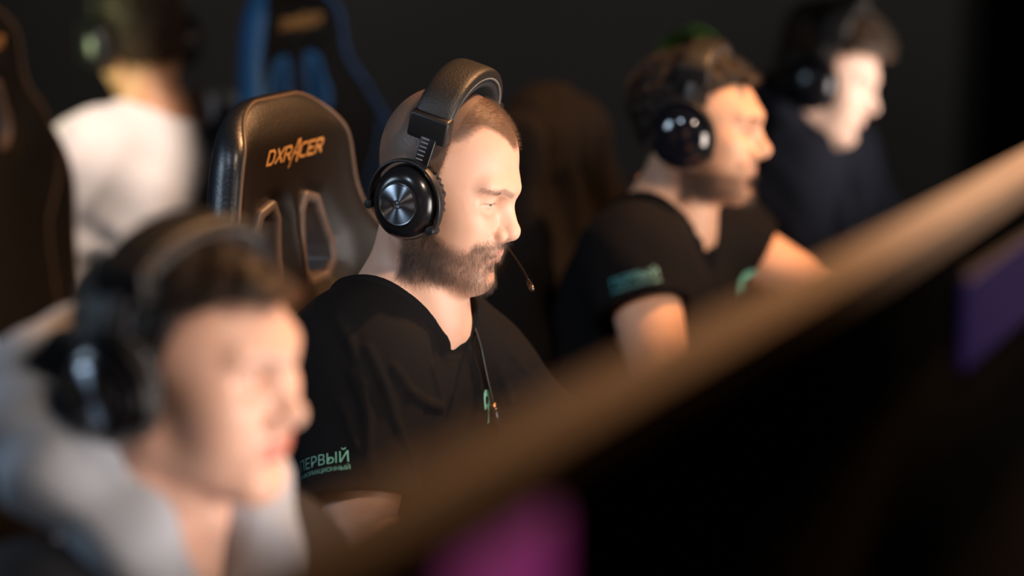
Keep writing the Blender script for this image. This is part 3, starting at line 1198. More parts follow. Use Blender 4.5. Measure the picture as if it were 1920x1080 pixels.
def bk_front(u, v):
    a = np.abs(u)
    t = .046 - .012 * sstep(.55, .7, v)
    hol = np.minimum(poly_sd(u, v, HOLES[0]), poly_sd(u, v, HOLES[1]))
    t = t - .014 * np.exp(-(np.maximum(hol, 0) / .022) ** 2)
    t = t - .034 * sstep(.760, .850, v)
    t = t + .008 * np.exp(-(u / .016) ** 2) * sstep(.54, .6, v) * sstep(.73, .66, v)
    t = t - .004 * np.exp(-((a - hw_of(v) * .62 - .02) / .006) ** 2) * sstep(.56, .5, v)
    return bk_mid(u, v) + t


def bk_field(p):
    u, v, w = p[:, 0], p[:, 1], p[:, 2]
    o = bk_out(u, v)
    fr = w - bk_front(u, v)
    ba = bk_mid(u, v) - .022 - w
    d = smax(smax(o, fr, .034), ba, .030)
    hol = np.minimum(poly_sd(u, v, HOLES[0]), poly_sd(u, v, HOLES[1]))
    return smax(d, -hol, .008)


def stroke(mb_V, mb_F, pts, wd, n=8):
    """a flat stroke along 2D points"""
    for (a, b) in zip(pts[:-1], pts[1:]):
        a = np.array(a, float); b = np.array(b, float)
        L = np.linalg.norm(b - a)
        d = (b - a) / L
        nrm = np.array([-d[1], d[0]])
        a = a - d * wd * .38; b = b + d * wd * .38
        i0 = len(mb_V)
        for i in range(n + 1):
            c = a + (b - a) * i / n
            mb_V.append(c + nrm * wd / 2); mb_V.append(c - nrm * wd / 2)
        for i in range(n):
            k = i0 + 2 * i
            mb_F.append((k, k + 1, k + 3, k + 2))


def chair_logo():
    """slanted seven-letter maker's lettering with a tall middle A; unit height 1"""
    V = []; F = []
    w = .19
    L = {
        'D': [[(0, 0), (0, 1), (.55, 1), (.78, .78), (.78, .22), (.55, 0), (0, 0)]],
        'X': [[(0, 0), (.82, 1)], [(0.05, 1), (.78, 0)]],
        'R': [[(0, 0), (0, 1), (.62, 1), (.78, .84), (.78, .62), (.64, .46), (.22, .46)], [(.42, .46), (.78, 0)]],
        'C': [[(.80, 1), (.2, 1), (0, .8), (0, .2), (.2, 0), (.74, 0)]],
        'E': [[(.80, 1), (0, 1), (0, 0), (.76, 0)], [(0, .5), (.62, .5)]],
    }
    x = 0
    def put(k, x):
        for s in L[k]:
            stroke(V, F, [(x + px, py) for px, py in s], w)
    for k in 'DXR':
        put(k, x); x += 1.08
    ax = x - .20
    stroke(V, F, [(ax + .02, -.62), (ax + .20, .10)], .11)
    stroke(V, F, [(ax + .20, .10), (ax + .62, 1.30), (ax + .86, 1.36)], .17)
    stroke(V, F, [(ax + .86, 1.36), (ax + .92, -.22)], .21)
    stroke(V, F, [(ax + .48, .40), (ax + .90, .40)], .15)
    x += .98
    for k in 'CER':
        put(k, x); x += 1.08
    V = np.array(V)
    V[:, 0] -= x / 2 - .1
    V[:, 0] += .32 * (V[:, 1] - .5)
    V[:, 1] -= .5
    return V, F


def make_chair(label, leather, side, piping, logo_m, frame_m, accent, group=None):
    root = empty('gaming_chair', label=label, cat='chair', group=group)
    B = Matrix.Translation((-.235, 0, BK_Z0)) @ Matrix.Rotation(R(-3.0), 4, 'Y')
    # (u, v, w) -> chair space: u to the sitter's left (+Y), v up, w forward (+X)
    T = np.array(B) @ np.array([[0, 0, 1, 0], [1, 0, 0, 0], [0, 1, 0, 0], [0, 0, 0, 1]], float)
    tr = lambda P: np.asarray(P, float) @ T[:3, :3].T + T[:3, 3]
    V, Q = nets(bk_field, (-.32, -.03, -.08), (.32, .88, .20), .006)
    V = proj(bk_field, V, 2)
    c = V[Q].mean(1)
    edge = bk_out(c[:, 0], c[:, 1])
    g = grad(bk_field, c)
    fm = np.zeros(len(Q), int)
    fm[(edge > -.018) & (np.abs(g[:, 2]) < .75)] = 1
    fm[(np.abs(c[:, 0]) > hw_of(c[:, 1]) * .62 + .02) & (c[:, 1] < .53) & (g[:, 2] > .2)] = 2
    bk = mk('backrest', tr(V), Q, [leather, side, accent], root, fmat=fm)
    # piping along the front rim
    n = 160; pts = []
    for sgn in (1,):
        tt = np.linspace(0, 1, n)
        vm = np.linspace(.5, BK_H, 400)
        vt = vm[bk_out(np.zeros(400), vm) < -.016].max()
        vs = .02 + (vt - .02) * (1 - (1 - tt) ** 2)
        right = [(-1, v) for v in vs]; left = [(1, v) for v in vs[::-1]]
        for s, v in right + left:
            lo, hi = 0.0, .33
            for _ in range(30):
                m = (lo + hi) / 2
                if bk_out(np.array([m]), np.array([v]))[0] < -.014: lo = m
                else: hi = m
            pts.append((s * lo, v))
    P2 = np.array(pts)
    keep = [0]
    for i in range(1, len(P2)):
        if np.linalg.norm(P2[i] - P2[keep[-1]]) > .006: keep.append(i)
    P2 = P2[keep]
    P3 = np.c_[P2, np.full(len(P2), .25)]
    P3 = drape(bk_field, P3, (0, 0, -1), -.0005)
    P3[:, 2] = np.maximum(P3[:, 2], bk_mid(P3[:, 0], P3[:, 1]) - .005)
    MB().tube(tr(P3), .0032, 8).build('piping', piping, bk, auto=False)
    for s in (-1, 1):
        vv = np.linspace(.06, .535, 60)
        uu = s * (hw_of(vv) * .62 + .02 + .045 * sstep(.40, .54, vv))
        P3 = drape(bk_field, np.c_[uu, vv, np.full(60, .25)], (0, 0, -1), -.0003)
        MB().tube(tr(P3), .0022, 6).build('seam', piping, bk, auto=False)
    # plastic frames lining the two pass-through openings
    for H in HOLES:
        c0 = np.mean(H, 0)
        def ff(p, H=H):
            u, v, w = p[:, 0], p[:, 1], p[:, 2]
            h = poly_sd(u, v, H)
            ring = np.abs(h - .0035) - .0075
            return smax(smax(ring, w - bk_mid(u, v) - .0330, .006), bk_mid(u, v) - .024 - w, .004)
        V, Q = nets(ff, (c0[0] - .06, c0[1] - .10, -.05), (c0[0] + .06, c0[1] + .10, .10), .0028)
        mk('opening_frame', tr(V), Q, frame_m, bk)
    LV, LF = chair_logo()
    k = .0205
    P = np.c_[LV[:, 0] * k, LV[:, 1] * k * .84 + .752, np.full(len(LV), .2)]
    P = drape(bk_field, P, (0, 0, -1), .0012)
    mk('logo', tr(P), [f[::-1] for f in LF], logo_m, bk)
    # seat
    def sf(p):
        x, y, z = p[:, 0], p[:, 1], p[:, 2]
        a = np.abs(y)
        d = smax(smax(a - .265, np.abs(x - .03) - .265, .09), 0 * x - 1, .01)
        tp = .485 + .05 * np.clip((a - .17) / .09, 0, 1) ** 1.5 * sstep(.30, .05, x) - .015 * sstep(.18, .32, x)
        return smax(smax(d, z - tp, .04), .385 - z, .04)
    V, Q = nets(sf, (-.28, -.30, .35), (.34, .30, .58), .008)
    c = V[Q].mean(1)
    mk('seat', V, Q, [leather, accent], root, fmat=((np.abs(c[:, 1]) > .19)).astype(int))
    MB().box((0, 0, .375), (.28, .22, .03), None, .006).box((-.12, .18, .37), (.03, .20, .012), None, .004).build('mechanism', M['ch_plastic'], root)
    for s in (-1, 1):
        b = MB()
        b.tube([(.02, s * .22, .38), (.02, s * .30, .39), (.02, s * .315, .44), (.02, s * .315, .60)], .017, 12)
        b.box((.02, s * .315, .52), (.07, .035, .16), None, .01)
        am = b.build('armrest', M['ch_plastic'], root)
        MB().box((.04, s * .315, .630), (.26, .10, .028), None, .012).build('arm_pad', M['ch_pad'], am)
    b = MB()
    b.tube([(0, 0, .10), (0, 0, .22)], .028, 20).tube([(0, 0, .20), (0, 0, .37)], .016, 20)
    b.build('gas_lift', M['ch_plastic'], root)
    b = MB()
    for i in range(5):
        a = 2 * math.pi * i / 5 + .3
        e = Vector((math.cos(a), math.sin(a), 0))
        b.tube([e * .02 + Vector((0, 0, .12)), e * .12 + Vector((0, 0, .115)), e * .31 + Vector((0, 0, .082))], [.034, .028, .018], 12)
    b.build('star_base', M['ch_plastic'], root)
    for i in range(5):
        a = 2 * math.pi * i / 5 + .3
        e = Vector((math.cos(a), math.sin(a), 0)) * .31
        sd = Vector((-math.sin(a), math.cos(a), 0))
        b = MB()
        for s in (-1, 1):
            Mx = Matrix.Translation(e + sd * s * .014 + Vector((0, 0, .031))) @ Matrix.Rotation(a, 4, 'Z')
            b.lathe([(.004, -.009), (.026, -.009), (.030, -.005), (.030, .005), (.026, .009), (.004, .009)], 20, Mx)
        b.tube([e + Vector((0, 0, .03)), e + Vector((0, 0, .085))], .008, 10)
        b.build('caster', M['ch_plastic'], root)
    return root


def place(o, x, y, yaw, z=0.0):
    o.location = (x, y, z)
    o.rotation_euler = (0, 0, R(yaw))
    return o


def recolor(root, mp):
    """own mesh data with other materials for a copied thing"""
    for o in [root] + list(root.children_recursive):
        if o.type == 'MESH':
            hit = [i for i, s in enumerate(o.data.materials) if s.name in mp]
            if hit:
                o.data = o.data.copy()
                for i in hit:
                    o.data.materials[i] = mp[o.data.materials[i].name]

# ---------------------------------------------------------------- palette
M = {}
M['hs_plastic'] = mat('hs_plastic', (.010, .010, .011), .42, spec=.4)
M['hs_gloss'] = mat('hs_gloss', (.008, .008, .010), .22, spec=.5)
M['hs_mirror'] = mat('hs_mirror', (.006, .007, .012), .10, spec=.7, coat=.6)
M['hs_leather'] = mat('hs_leather', (.012, .011, .010), .48, bump=.35, bscale=420)
M['hs_leatherette'] = mat('hs_leatherette', (.010, .010, .011), .30, bump=.2, bscale=500)
M['hs_fabric'] = mat('hs_fabric', (.012, .012, .014), .9, bump=.5, bscale=900)
M['hs_thread'] = mat('hs_thread', (.20, .19, .18), .7)
M['hs_metal_dark'] = mat('hs_metal_dark', (.05, .05, .055), .35, metal=1)
M['hs_chrome'] = mat('hs_chrome', (.5, .52, .55), .2, metal=1)
M['hs_mark'] = mat('hs_mark', (.01, .01, .012), .5)
M['hs_mic'] = mat('hs_mic', (.10, .075, .055), .28, metal=.8)
M['copper'] = mat('copper', (.75, .33, .16), .3, metal=1)
M['sclera'] = mat('sclera', (.38, .34, .31), .25, spec=.5, coat=.5)
M['pupil'] = mat('pupil', (.003, .003, .003), .05, coat=1)
M['iris_brown'] = mat('iris_brown', (.035, .02, .012), .15, coat=1)
M['iris_grey'] = mat('iris_grey', (.06, .075, .08), .15, coat=1)


def disc_material():
    m, nt, b = nmat('hs_disc')
    b.inputs['Base Color'].default_value = (.36, .39, .44, 1)
    b.inputs['Metallic'].default_value = 1
    b.inputs['Roughness'].default_value = .33
    b.inputs['Anisotropic'].default_value = .95
    t = nt.nodes.new('ShaderNodeTangent')
    b.inputs['Anisotropic Rotation'].default_value = .25
    t.direction_type = 'RADIAL'; t.axis = 'Y'
    nt.links.new(t.outputs[0], b.inputs['Tangent'])
    return m


M['hs_disc'] = disc_material()
M['ch_leather'] = mat('ch_leather', (.0100, .0076, .0060), .42, spec=.40, bump=.25, bscale=260)
M['ch_leather_shaded'] = mat('ch_leather_shaded', (.003, .0026, .0022), .75, spec=.2, bump=.3, bscale=500)  # chair leather darkened: shade on the left and blue chairs put into the colour
M['ch_side'] = mat('ch_side', (.010, .012, .016), .34, spec=.5, bump=.2, bscale=260)
M['ch_piping'] = mat('ch_piping', (.10, .060, .035), .45)
M['ch_logo'] = mat('ch_logo', (.62, .33, .11), .5)
M['ch_frame'] = mat('ch_frame', (.11, .085, .075), .42)
M['ch_plastic'] = mat('ch_plastic', (.012, .012, .013), .45)
M['ch_pad'] = mat('ch_pad', (.012, .012, .013), .6)
M['ch_blue'] = mat('ch_blue', (.008, .10, .30), .60, bump=.2, bscale=260)
M['ch_green'] = mat('ch_green', (.07, .22, .008), .45, bump=.2, bscale=260)
M['ch_white'] = mat('ch_white', (.42, .42, .44), .45)
M['wall'] = mat('wall_paint', (.105, .095, .088), .85, bump=.2, bscale=60, var=.10, vscale=3)
M['wall_dark'] = mat('wall_dark_paint', (.022, .020, .019), .85, bump=.2, bscale=60)
M['floor'] = mat('floor_carpet', (.018, .017, .017), .95, bump=.6, bscale=500, var=.3, vscale=90)
M['ceiling'] = mat('ceiling_paint', (.012, .012, .012), .9)
M['desk'] = mat('desk_top', (.020, .018, .017), .5, bump=.1, bscale=300)
M['panel'] = mat('divider_fabric', (.0016, .0012, .0012), .9, spec=.1, bump=.4, bscale=600)
M['rail'] = mat('divider_wood', (.37, .275, .215), .55, var=.15, vscale=12)
M['monitor'] = mat('monitor_plastic', (.010, .009, .010), .5)


# ---------------------------------------------------------------- room
def wallbox(name, c, s, m):
    o = MB().box(c, s, None, 0).build(name, m)
    o['kind'] = 'structure'
    return o


wallbox('floor', (0.4, 3.6, -.05), (7.4, 9.4, .1), M['floor'])
wallbox('ceiling', (0.4, 3.6, 3.05), (7.4, 9.4, .1), M['ceiling'])
wallbox('wall_back', (0.4, 7.25, 1.5), (7.4, .1, 3.0), M['wall'])
wallbox('wall_left', (-3.25, 3.6, 1.5), (.1, 9.2, 3.0), M['wall_dark'])
wallbox('wall_right', (4.05, 3.6, 1.5), (.1, 9.2, 3.0), M['wall_dark'])
wallbox('wall_front', (0.4, -1.05, 1.5), (7.4, .1, 3.0), M['wall_dark'])

# dark door leaf and its frame at the right end of the back wall
o = MB().box((2.10, 7.16, 1.10), (1.44, .06, 2.20), None, .004).build('door_1', M['panel']); o['kind'] = 'structure'
o = MB().box((1.355, 7.165, 1.12), (.05, .08, 2.24), None, .004).build('trim_1', M['wall_dark']); o['kind'] = 'structure'

# ---------------------------------------------------------------- desks and the curved divider between the two rows
ROWN = v3(.891, -.454, 0)          # the way the row of players faces
ROWT = v3(.454, .891, 0)           # along the row, away from the camera
RAILP = [(-.52, .10), (-.36, .45), (-.24, .68), (-.155, .85), (-.090, .972), (-.016, 1.132), (.040, 1.250), (.107, 1.386), (.189, 1.551), (.294, 1.772), (.454, 2.123), (.643, 2.544), (.93, 3.10), (1.25, 3.72), (1.70, 4.60), (2.2, 5.6)]


def spline(P, n=12):
    P = np.asarray(P, float); out = []
    for i in range(len(P) - 1):
        p0, p1, p2, p3 = P[max(i - 1, 0)], P[i], P[i + 1], P[min(i + 2, len(P) - 1)]
        for k in range(n):
            t = k / n
            out.append(.5 * (2 * p1 + (p2 - p0) * t + (2 * p0 - 5 * p1 + 4 * p2 - p3) * t * t + (3 * p1 - p0 - 3 * p2 + p3) * t ** 3))
    out.append(P[-1])
    return np.array(out)


RAIL = spline(RAILP, 10)
RAILN = np.gradient(RAIL, axis=0); RAILN /= np.linalg.norm(RAILN, axis=1, keepdims=True)
RAILN = np.c_[RAILN[:, 1], -RAILN[:, 0]]      # towards the camera side


def ribbon(name, m, z0, z1, o0, o1, parent, i0=0, i1=None, bev=.004):
    """a bar following the divider's curve: heights z0..z1, offsets o0..o1 to the camera side"""
    C, N = RAIL[i0:i1], RAILN[i0:i1]
    sec = [(o0 + bev, z0), (o1 - bev, z0), (o1, z0 + bev), (o1, z1 - bev), (o1 - bev, z1), (o0 + bev, z1), (o0, z1 - bev), (o0, z0 + bev)]
    V = []; F = []; n = len(C); k = len(sec)
    for i in range(n):
        for (o, z) in sec:
            V.append((C[i, 0] + N[i, 0] * o, C[i, 1] + N[i, 1] * o, z))
    for i in range(n - 1):
        for j in range(k):
            l = (j + 1) % k
            F.append((i * k + j, i * k + l, (i + 1) * k + l, (i + 1) * k + j))
    F.append(tuple(range(k))); F.append(tuple((n - 1) * k + j for j in range(k))[::-1])
    mb = MB(); mb.add(V, F)
    return mb.build(name, m, parent)


dv = empty('desk_divider', (0, 0, 0), 0, 'long curved black desk divider topped by a blurred brown wooden rail', 'divider')
ribbon('panel', M['panel'], 0.0, 1.335, -.008, .008, dv)
ribbon('top_rail', M['rail'], 1.333, 1.383, -.018, .016, dv, bev=.015)


def glow_patch(name, label, z0, z1, px0, px1, c, s):  # coloured glow on the divider, put in as added emissive patches
    X = RAIL[:, 0] / RAIL[:, 1]
    i0, i1 = int(np.searchsorted(X, px0)), int(np.searchsorted(X, px1))
    r = empty(name, (0, 0, 0), 0, label, 'light')
    ribbon('patch_back', M['monitor'], z0 - .004, z1 + .004, .0165, .0205, r, i0, i1 + 1, .002)
    m = mat(name + '_glow', (.02, .02, .02), .6, emit=c, estr=s)
    ribbon('patch_face', m, z0, z1, .0175, .0225, r, i0, i1 + 1, .002)
    return r


glow_patch('divider_patch', 'magenta glow patch on the divider at the bottom of the photo', 1.20, 1.338, -.044, -.002, (.15, .018, .085), 1.0)
glow_patch('divider_patch', 'violet glow patch under the wooden rail at the right edge', 1.245, 1.320, .180, .265, (.006, .002, .034), 1.0)


def desk(name, c, size, rz, label):
    d = empty(name, c, rz, label, 'desk')
    MB().box((0, 0, .725), (size[0], size[1], .03), None, .004).build('desk_top', M['desk'], d)
    for s in (-1, 1):
        MB().box((s * (size[0] / 2 - .08), 0, .355), (.04, size[1] * .8, .71), None, .004).build('leg', M['ch_plastic'], d)
    return d


RZ = math.atan2(ROWT[1], ROWT[0])
dc = v3(-.10, 3.02, 0) + ROWN * .47 + ROWT * .55
desk('gaming_desk', (dc[0], dc[1], 0), (4.2, .52), RZ, 'long black desk in front of the row of players, behind the divider')

# ---------------------------------------------------------------- the people
M['skin_main'] = skin_mat('skin_main', (.64, .38, .275), (.50, .18, .14), (.075, .042, .030), (.075, .050, .038))
M['hair_buzz'] = hair_mat('hair_buzz', (.06, .036, .022))
M['hair_beard'] = hair_mat('hair_beard', (.007, .0045, .003))
M['tee_black'] = mat('tee_black', (.0045, .0041, .0048), .85, spec=.12, bump=.4, bscale=1400)
M['jeans'] = mat('jeans', (.012, .013, .018), .85, bump=.3, bscale=900)
M['shoe'] = mat('shoe', (.02, .02, .02), .6)


def print_mat(name, a, b_, axis=0, lo=-.06, hi=.06):
    """flat print whose ink runs from one colour to another across the lettering"""
    m, nt, bs = nmat(name)
    tc = nt.nodes.new('ShaderNodeTexCoord')
    sp = nt.nodes.new('ShaderNodeSeparateXYZ')
    nt.links.new(tc.outputs['UV'], sp.inputs[0])
    mx = nt.nodes.new('ShaderNodeMix'); mx.data_type = 'RGBA'
    mx.inputs[6].default_value = (*a, 1); mx.inputs[7].default_value = (*b_, 1)
    nt.links.new(sp.outputs[0], mx.inputs[0])
    nt.links.new(mx.outputs[2], bs.inputs['Base Color'])
    bs.inputs['Roughness'].default_value = .6
    return m


def decal(name, V2, F, m, fn, org, right, up, parent, off=.0012, start=.06):
    """lay flat lettering on a field: org is a point near the surface, right/up span the lettering"""
    right = np.asarray(right, float); right /= np.linalg.norm(right)
    up = np.asarray(up, float); up = up - right * (up @ right); up /= np.linalg.norm(up)
    nr = np.cross(right, up)
    P = np.asarray(org, float) + V2[:, :1] * right + V2[:, 1:2] * up + nr * start
    P = drape(fn, P, -nr, off)
    o = mk(name, P, [tuple(f) for f in F], m, parent)
    uv = o.data.uv_layers.new(name='UVMap')
    x = (V2[:, 0] - V2[:, 0].min()) / max(np.ptp(V2[:, 0]), 1e-6); y = (V2[:, 1] - V2[:, 1].min()) / max(np.ptp(V2[:, 1]), 1e-6)
    li = np.zeros(len(o.data.loops), int); o.data.loops.foreach_get('vertex_index', li)
    uv.data.foreach_set('uv', np.stack([x[li], y[li]], 1).astype(np.float32).ravel())
    return o


#PERSON_MAIN#
J = dict(pel=v3(-.17, 0, .575), chest=v3(-.075, 0, .90), nb=v3(-.038, 0, 1.055),
         sh_r=v3(-.030, -.140, 1.010), el_r=v3(.04, -.235, .80), wr_r=v3(.27, -.20, .785),
         sh_l=v3(-.005, .108, .930), el_l=v3(.11, .190, .815), wr_l=v3(.34, .15, .785),
         kn_r=v3(.29, -.13, .53), kn_l=v3(.29, .13, .53), an_r=v3(.22, -.13, .09), an_l=v3(.22, .13, .09), neck=.054, wide=.85)
HM = hmat((0, 0, 1.217), yaw=11, pitch=17, roll=0)
HO = dict(scale=1.0, lid_up=2, lid_lo=-14, gaze_down=16)
root, bf, V, Q, q = person((-.100, 3.02), -30, J, HM, HO, M['skin_main'],
                           'man in the middle with buzz cut and short beard, black T-shirt, looking down', None, None,
                           vox=.005, refine_head=2, zones=dict(lip=.62, beard=.78, scalp=.86, rec=.020))
eyes(root, HM, HO, M['iris_grey'])
hq = head_pick(V, Q, q)
Hi3 = to_head(HM, 1.0)
H3 = np.array(HM)[:3, :3]


def hd(P, x, y, z):
    return np.tile(H3 @ v3(x, y, z), (len(P), 1))


P, N = scatter(V, hq, lambda c: scalp_mask(Hi3(c), .020), 52000)
x = Hi3(P)
cmb = np.stack([.9 - 0 * x[:, 0], np.sign(x[:, 1]) * .15, .2 - 1.3 * (x[:, 0] < .03)], 1) @ H3.T
strands('hair', P, cmb, N, np.where(x[:, 0] < .03, .0085, .0070) * RNG.uniform(.6, 1.3, len(P)), .00006, M['hair_buzz'], root, bend=.62, npt=4, jit=.35)
P, N = scatter(V, hq, lambda c: beard_mask(Hi3(c)), 16000)
x = Hi3(P)
cmb = np.stack([.25 + 0 * x[:, 0], np.sign(x[:, 1]) * .12, -1 + 0 * x[:, 0]], 1) @ H3.T
strands('beard', P, cmb, N, .0075, .00008, M['hair_beard'], root, bend=.62, npt=5, jit=.45)
P, N = scatter(V, hq, lambda c: brow_mask(Hi3(c)), 900)
x = Hi3(P)
cmb = np.stack([-.5 + 0 * x[:, 0], np.sign(x[:, 1]) * 1.0, .45 - .9 * (np.abs(x[:, 1]) > .03)], 1) @ H3.T
strands('eyebrows', P, cmb, N, .0080, .00007, M['hair_beard'], root, bend=.86, npt=4, jit=.16)


def lashes(parent, HM, HO, m, sc=1.0):
    Pp = []; D = []
    for s in (-1, 1):
        for a in np.linspace(-44, 72, 60):
            a *= s
            w = 1 - (a / (80 if a * s > 0 else 50)) ** 2
            up, lo = HO.get('lid_up', 16), HO.get('lid_lo', -17)
            e = (up + lo) / 2 + (up - lo) / 2 * w
            d = v3(math.cos(R(e)) * math.cos(R(a)), math.cos(R(e)) * math.sin(R(a)), math.sin(R(e)))
            E = v3(EYE[0], s * EYE[1], EYE[2])
            Pp.append(np.array(HM @ Vector((E + d * .0141) * sc))); D.append(np.array(HM.to_3x3() @ Vector(d + v3(0, 0, -.12))))
    Pp = np.array(Pp); D = np.array(D)
    strands('eyelashes', Pp, D, D, .0055, .00006, m, parent, bend=.5, npt=4, jit=.2)


lashes(root, HM, HO, M['hair_beard'])

def poly_folds(lines, w, amp):
    return [(a, b, w, amp) for L in lines for a, b in zip(L[:-1], L[1:])]


so = dict(loose=.014, sleeve=.74, cuff=.056, hem=.54, wrinkle=.0016, folds=poly_folds([
    [(-.016, -.197, 1.080), (.010, -.208, 1.053), (.033, -.214, 1.005), (.044, -.222, .962)],
    [(.031, -.199, 1.044), (.051, -.196, 1.003), (.065, -.189, .951), (.073, -.178, .916), (.090, -.150, .84)],
    [(.056, -.180, 1.020), (.067, -.161, .988), (.066, -.120, .965), (.058, -.074, .948)],
    [(.020, -.218, 1.017), (.041, -.218, .974), (.060, -.244, .910)]], .0055, .0065) + poly_folds([
    [(.045, -.026, .988), (.053, -.046, .959)], [(.040, .015, 1.014), (.050, .018, .973), (.055, .02, .93)],
    [(.014, -.232, .980), (.042, -.243, .934)], [(.060, -.101, 1.005), (.057, -.078, .966)],
    [(.035, .055, 1.0), (.061, .054, .975), (.080, .060, .93)], [(.070, .08, .985), (.093, .110, .934), (.11, .13, .90)]], .0048, .0055))
sf = shirt_field(J, HM, so)
SV, SQ = nets(sf, (-.42, -.46, .50), (.34, .46, 1.22), .0042)
SV = proj(sf, SV, 1, .002)
tee = mk('t_shirt', SV, SQ, M['tee_black'], root)
#PROBE#
shoe_trousers(J, root, .58, M['jeans'], M['shoe'])

M['print_green'] = print_mat('print_green', (.02, .075, .07), (.20, .48, .32))
sr, er = J['sh_r'], J['el_r']
ax_ = er - sr; ax_ /= np.linalg.norm(ax_)
outw = v3(.0, -1.0, 0)
rt = np.cross(-ax_, outw)
cen = v3(.0, -.259, .915)
TV, TF = text_mesh('ПЕРВЫЙ', .0185)
decal('sleeve_print', TV * v3(1.0, 1, 1), TF, M['print_green'], sf, cen, rt, -ax_, tee, start=.10)
TV, TF = text_mesh('ИНФОРМАЦИОННЫЙ', .0074)
decal('sleeve_print', TV, TF, M['print_green'], sf, cen + ax_ * .0128, rt, -ax_, tee, start=.10)

M['print_mint'] = mat('print_mint', (.13, .42, .34), .7)
# chest emblem: ring with a tail
EV = []; EF = []
ring = [(.016 * math.cos(R(a)), .016 * math.sin(R(a))) for a in range(-60, 241, 15)]
stroke(EV, EF, ring, .013, 2)
stroke(EV, EF, [(.010, -.012), (.018, -.048)], .009, 5)
decal('chest_emblem', np.array(EV) * np.array([.22, .62]), EF, M['print_mint'], sf, v3(.06, .030, .936), v3(0, 1, 0), v3(0, 0, 1), tee, start=.12)

hs = headset(Matrix.Translation((-.100, 3.02, 0)) @ Matrix.Rotation(R(-30), 4, 'Z') @ HM,
             'black headset with brushed round metal disc worn by the bearded buzz-cut man in focus')

# headset cable hanging down the chest with its inline remote
Mh = (Matrix.Translation((-.100, 3.02, 0)) @ Matrix.Rotation(R(-30), 4, 'Z') @ HM)
cab = [np.array(HM @ Vector((.012, .098, -.050))), np.array(HM @ Vector((.018, .100, -.085))), v3(.012, .085, 1.095), v3(.000, .066, 1.069), v3(.012, .056, 1.056), v3(.030, .039, 1.042),
       v3(.051, .027, 1.014), v3(.061, .028, .971), v3(.067, .033, .936), v3(.069, .042, .899), v3(.068, .058, .851), v3(.075, .07, .78), v3(.09, .08, .70)]
cab = spline(cab, 8)
HMi = np.array(HM.inverted())
toh = lambda P: np.asarray(P) @ HMi[:3, :3].T + HMi[:3, 3]
cb = MB().tube(toh(cab), .0021, 8).build('cable', M['hs_plastic'], hs, auto=False)
P0, P1 = v3(.0685, .0345, .926), v3(.0705, .0440, .888)
MB().tube(toh([P0, P0 * .95 + P1 * .05, P0 * .05 + P1 * .95, P1]), [.003, .0056, .0056, .003], 14).build('inline_remote', M['hs_gloss'], cb, auto=False)
MB().tube(toh([P0 + v3(-.0005, -.001, .006), P0 + v3(-.0004, -.0008, .0055), P0, P0 - v3(0, 0, .001)]), [.002, .0036, .0036, .003], 14).build('cable_tip', M['copper'], cb, auto=False)

# ---------------------------------------------------------------- chairs
ch = make_chair('black leather gaming chair with gold lettering, in focus directly behind the bearded buzz-cut man',
                M['ch_leather'], M['ch_side'], M['ch_piping'], M['ch_logo'], M['ch_frame'], M['ch_leather'])
M['accent_slot'] = M['ch_leather']
place(ch, -.080, 3.10, -24)


def more_chair(label, x, y, yaw, side=None, piping=None, frame=None, logo=None, leather=None, z=0.0):
    c = copy_tree(ch)
    c['label'] = label
    mp = {}
    if side: mp['ch_side'] = side
    if piping: mp['ch_piping'] = piping
    if frame: mp['ch_frame'] = frame
    if logo: mp['ch_logo'] = logo
    if leather: mp['ch_leather'] = leather
    recolor(c, mp)
    return place(c, x, y, yaw, z)


G_CH = 'gaming chairs'


def lift(c, dz):
    for o in c.children:
        if o.name.split('.')[0] not in ('star_base', 'caster', 'gas_lift'):
            o.location.z += dz


ch['group'] = G_CH
c_left = more_chair('empty dark gaming chair with gold lettering cut off by the left edge', -.672, 4.12, -7, leather=M['ch_leather_shaded'])
lift(c_left, .05)
c_blue = more_chair('gaming chair with bright blue sides behind the chair of the man in focus', -.195, 4.52, -25, side=M['ch_blue'], piping=M['ch_blue'], frame=M['ch_blue'], leather=M['ch_leather_shaded'])
lift(c_blue, .05)
c_beard = more_chair('dark gaming chair under a brown jacket, behind the man with curly dark hair', .300, 4.00, -25)
lift(c_beard, -.11)
c_rear = more_chair('gaming chair with lime green edges behind the farthest man in the navy hoodie', .60, 4.95, -25, side=M['ch_green'], piping=M['ch_green'])
lift(c_rear, -.08)
c_boy = more_chair('blue-sided gaming chair with white piping, behind the young man in the grey hood', -.41, 2.22, -28, side=M['ch_blue'], piping=M['ch_white'])
lift(c_boy, -.09)

# brown jacket hung over the chair of the man with curly hair
M['jacket'] = mat('jacket_cloth', (.0045, .0028, .0022), .9, spec=.2, bump=.4, bscale=500)


def jk(p):
    u, v, w = p[:, 0], p[:, 1], p[:, 2]
    fo = .010 * np.sin(46 * u + 5 * np.sin(7 * v) + .8) * sstep(.85, .62, v) + .006 * np.sin(95 * u + 3 * v)
    o = bk_out(u, v) - .012 - fo + .10 * np.abs(u) * sstep(.72, .84, v) - .03 * sstep(.75, .3, v)
    d = smax(smax(o, w - bk_front(u, v) - .016 - fo, .03), bk_mid(u, v) - .05 + fo - w, .03)
    return smax(d, .10 + .03 * np.sin(20 * u) - v, .01)


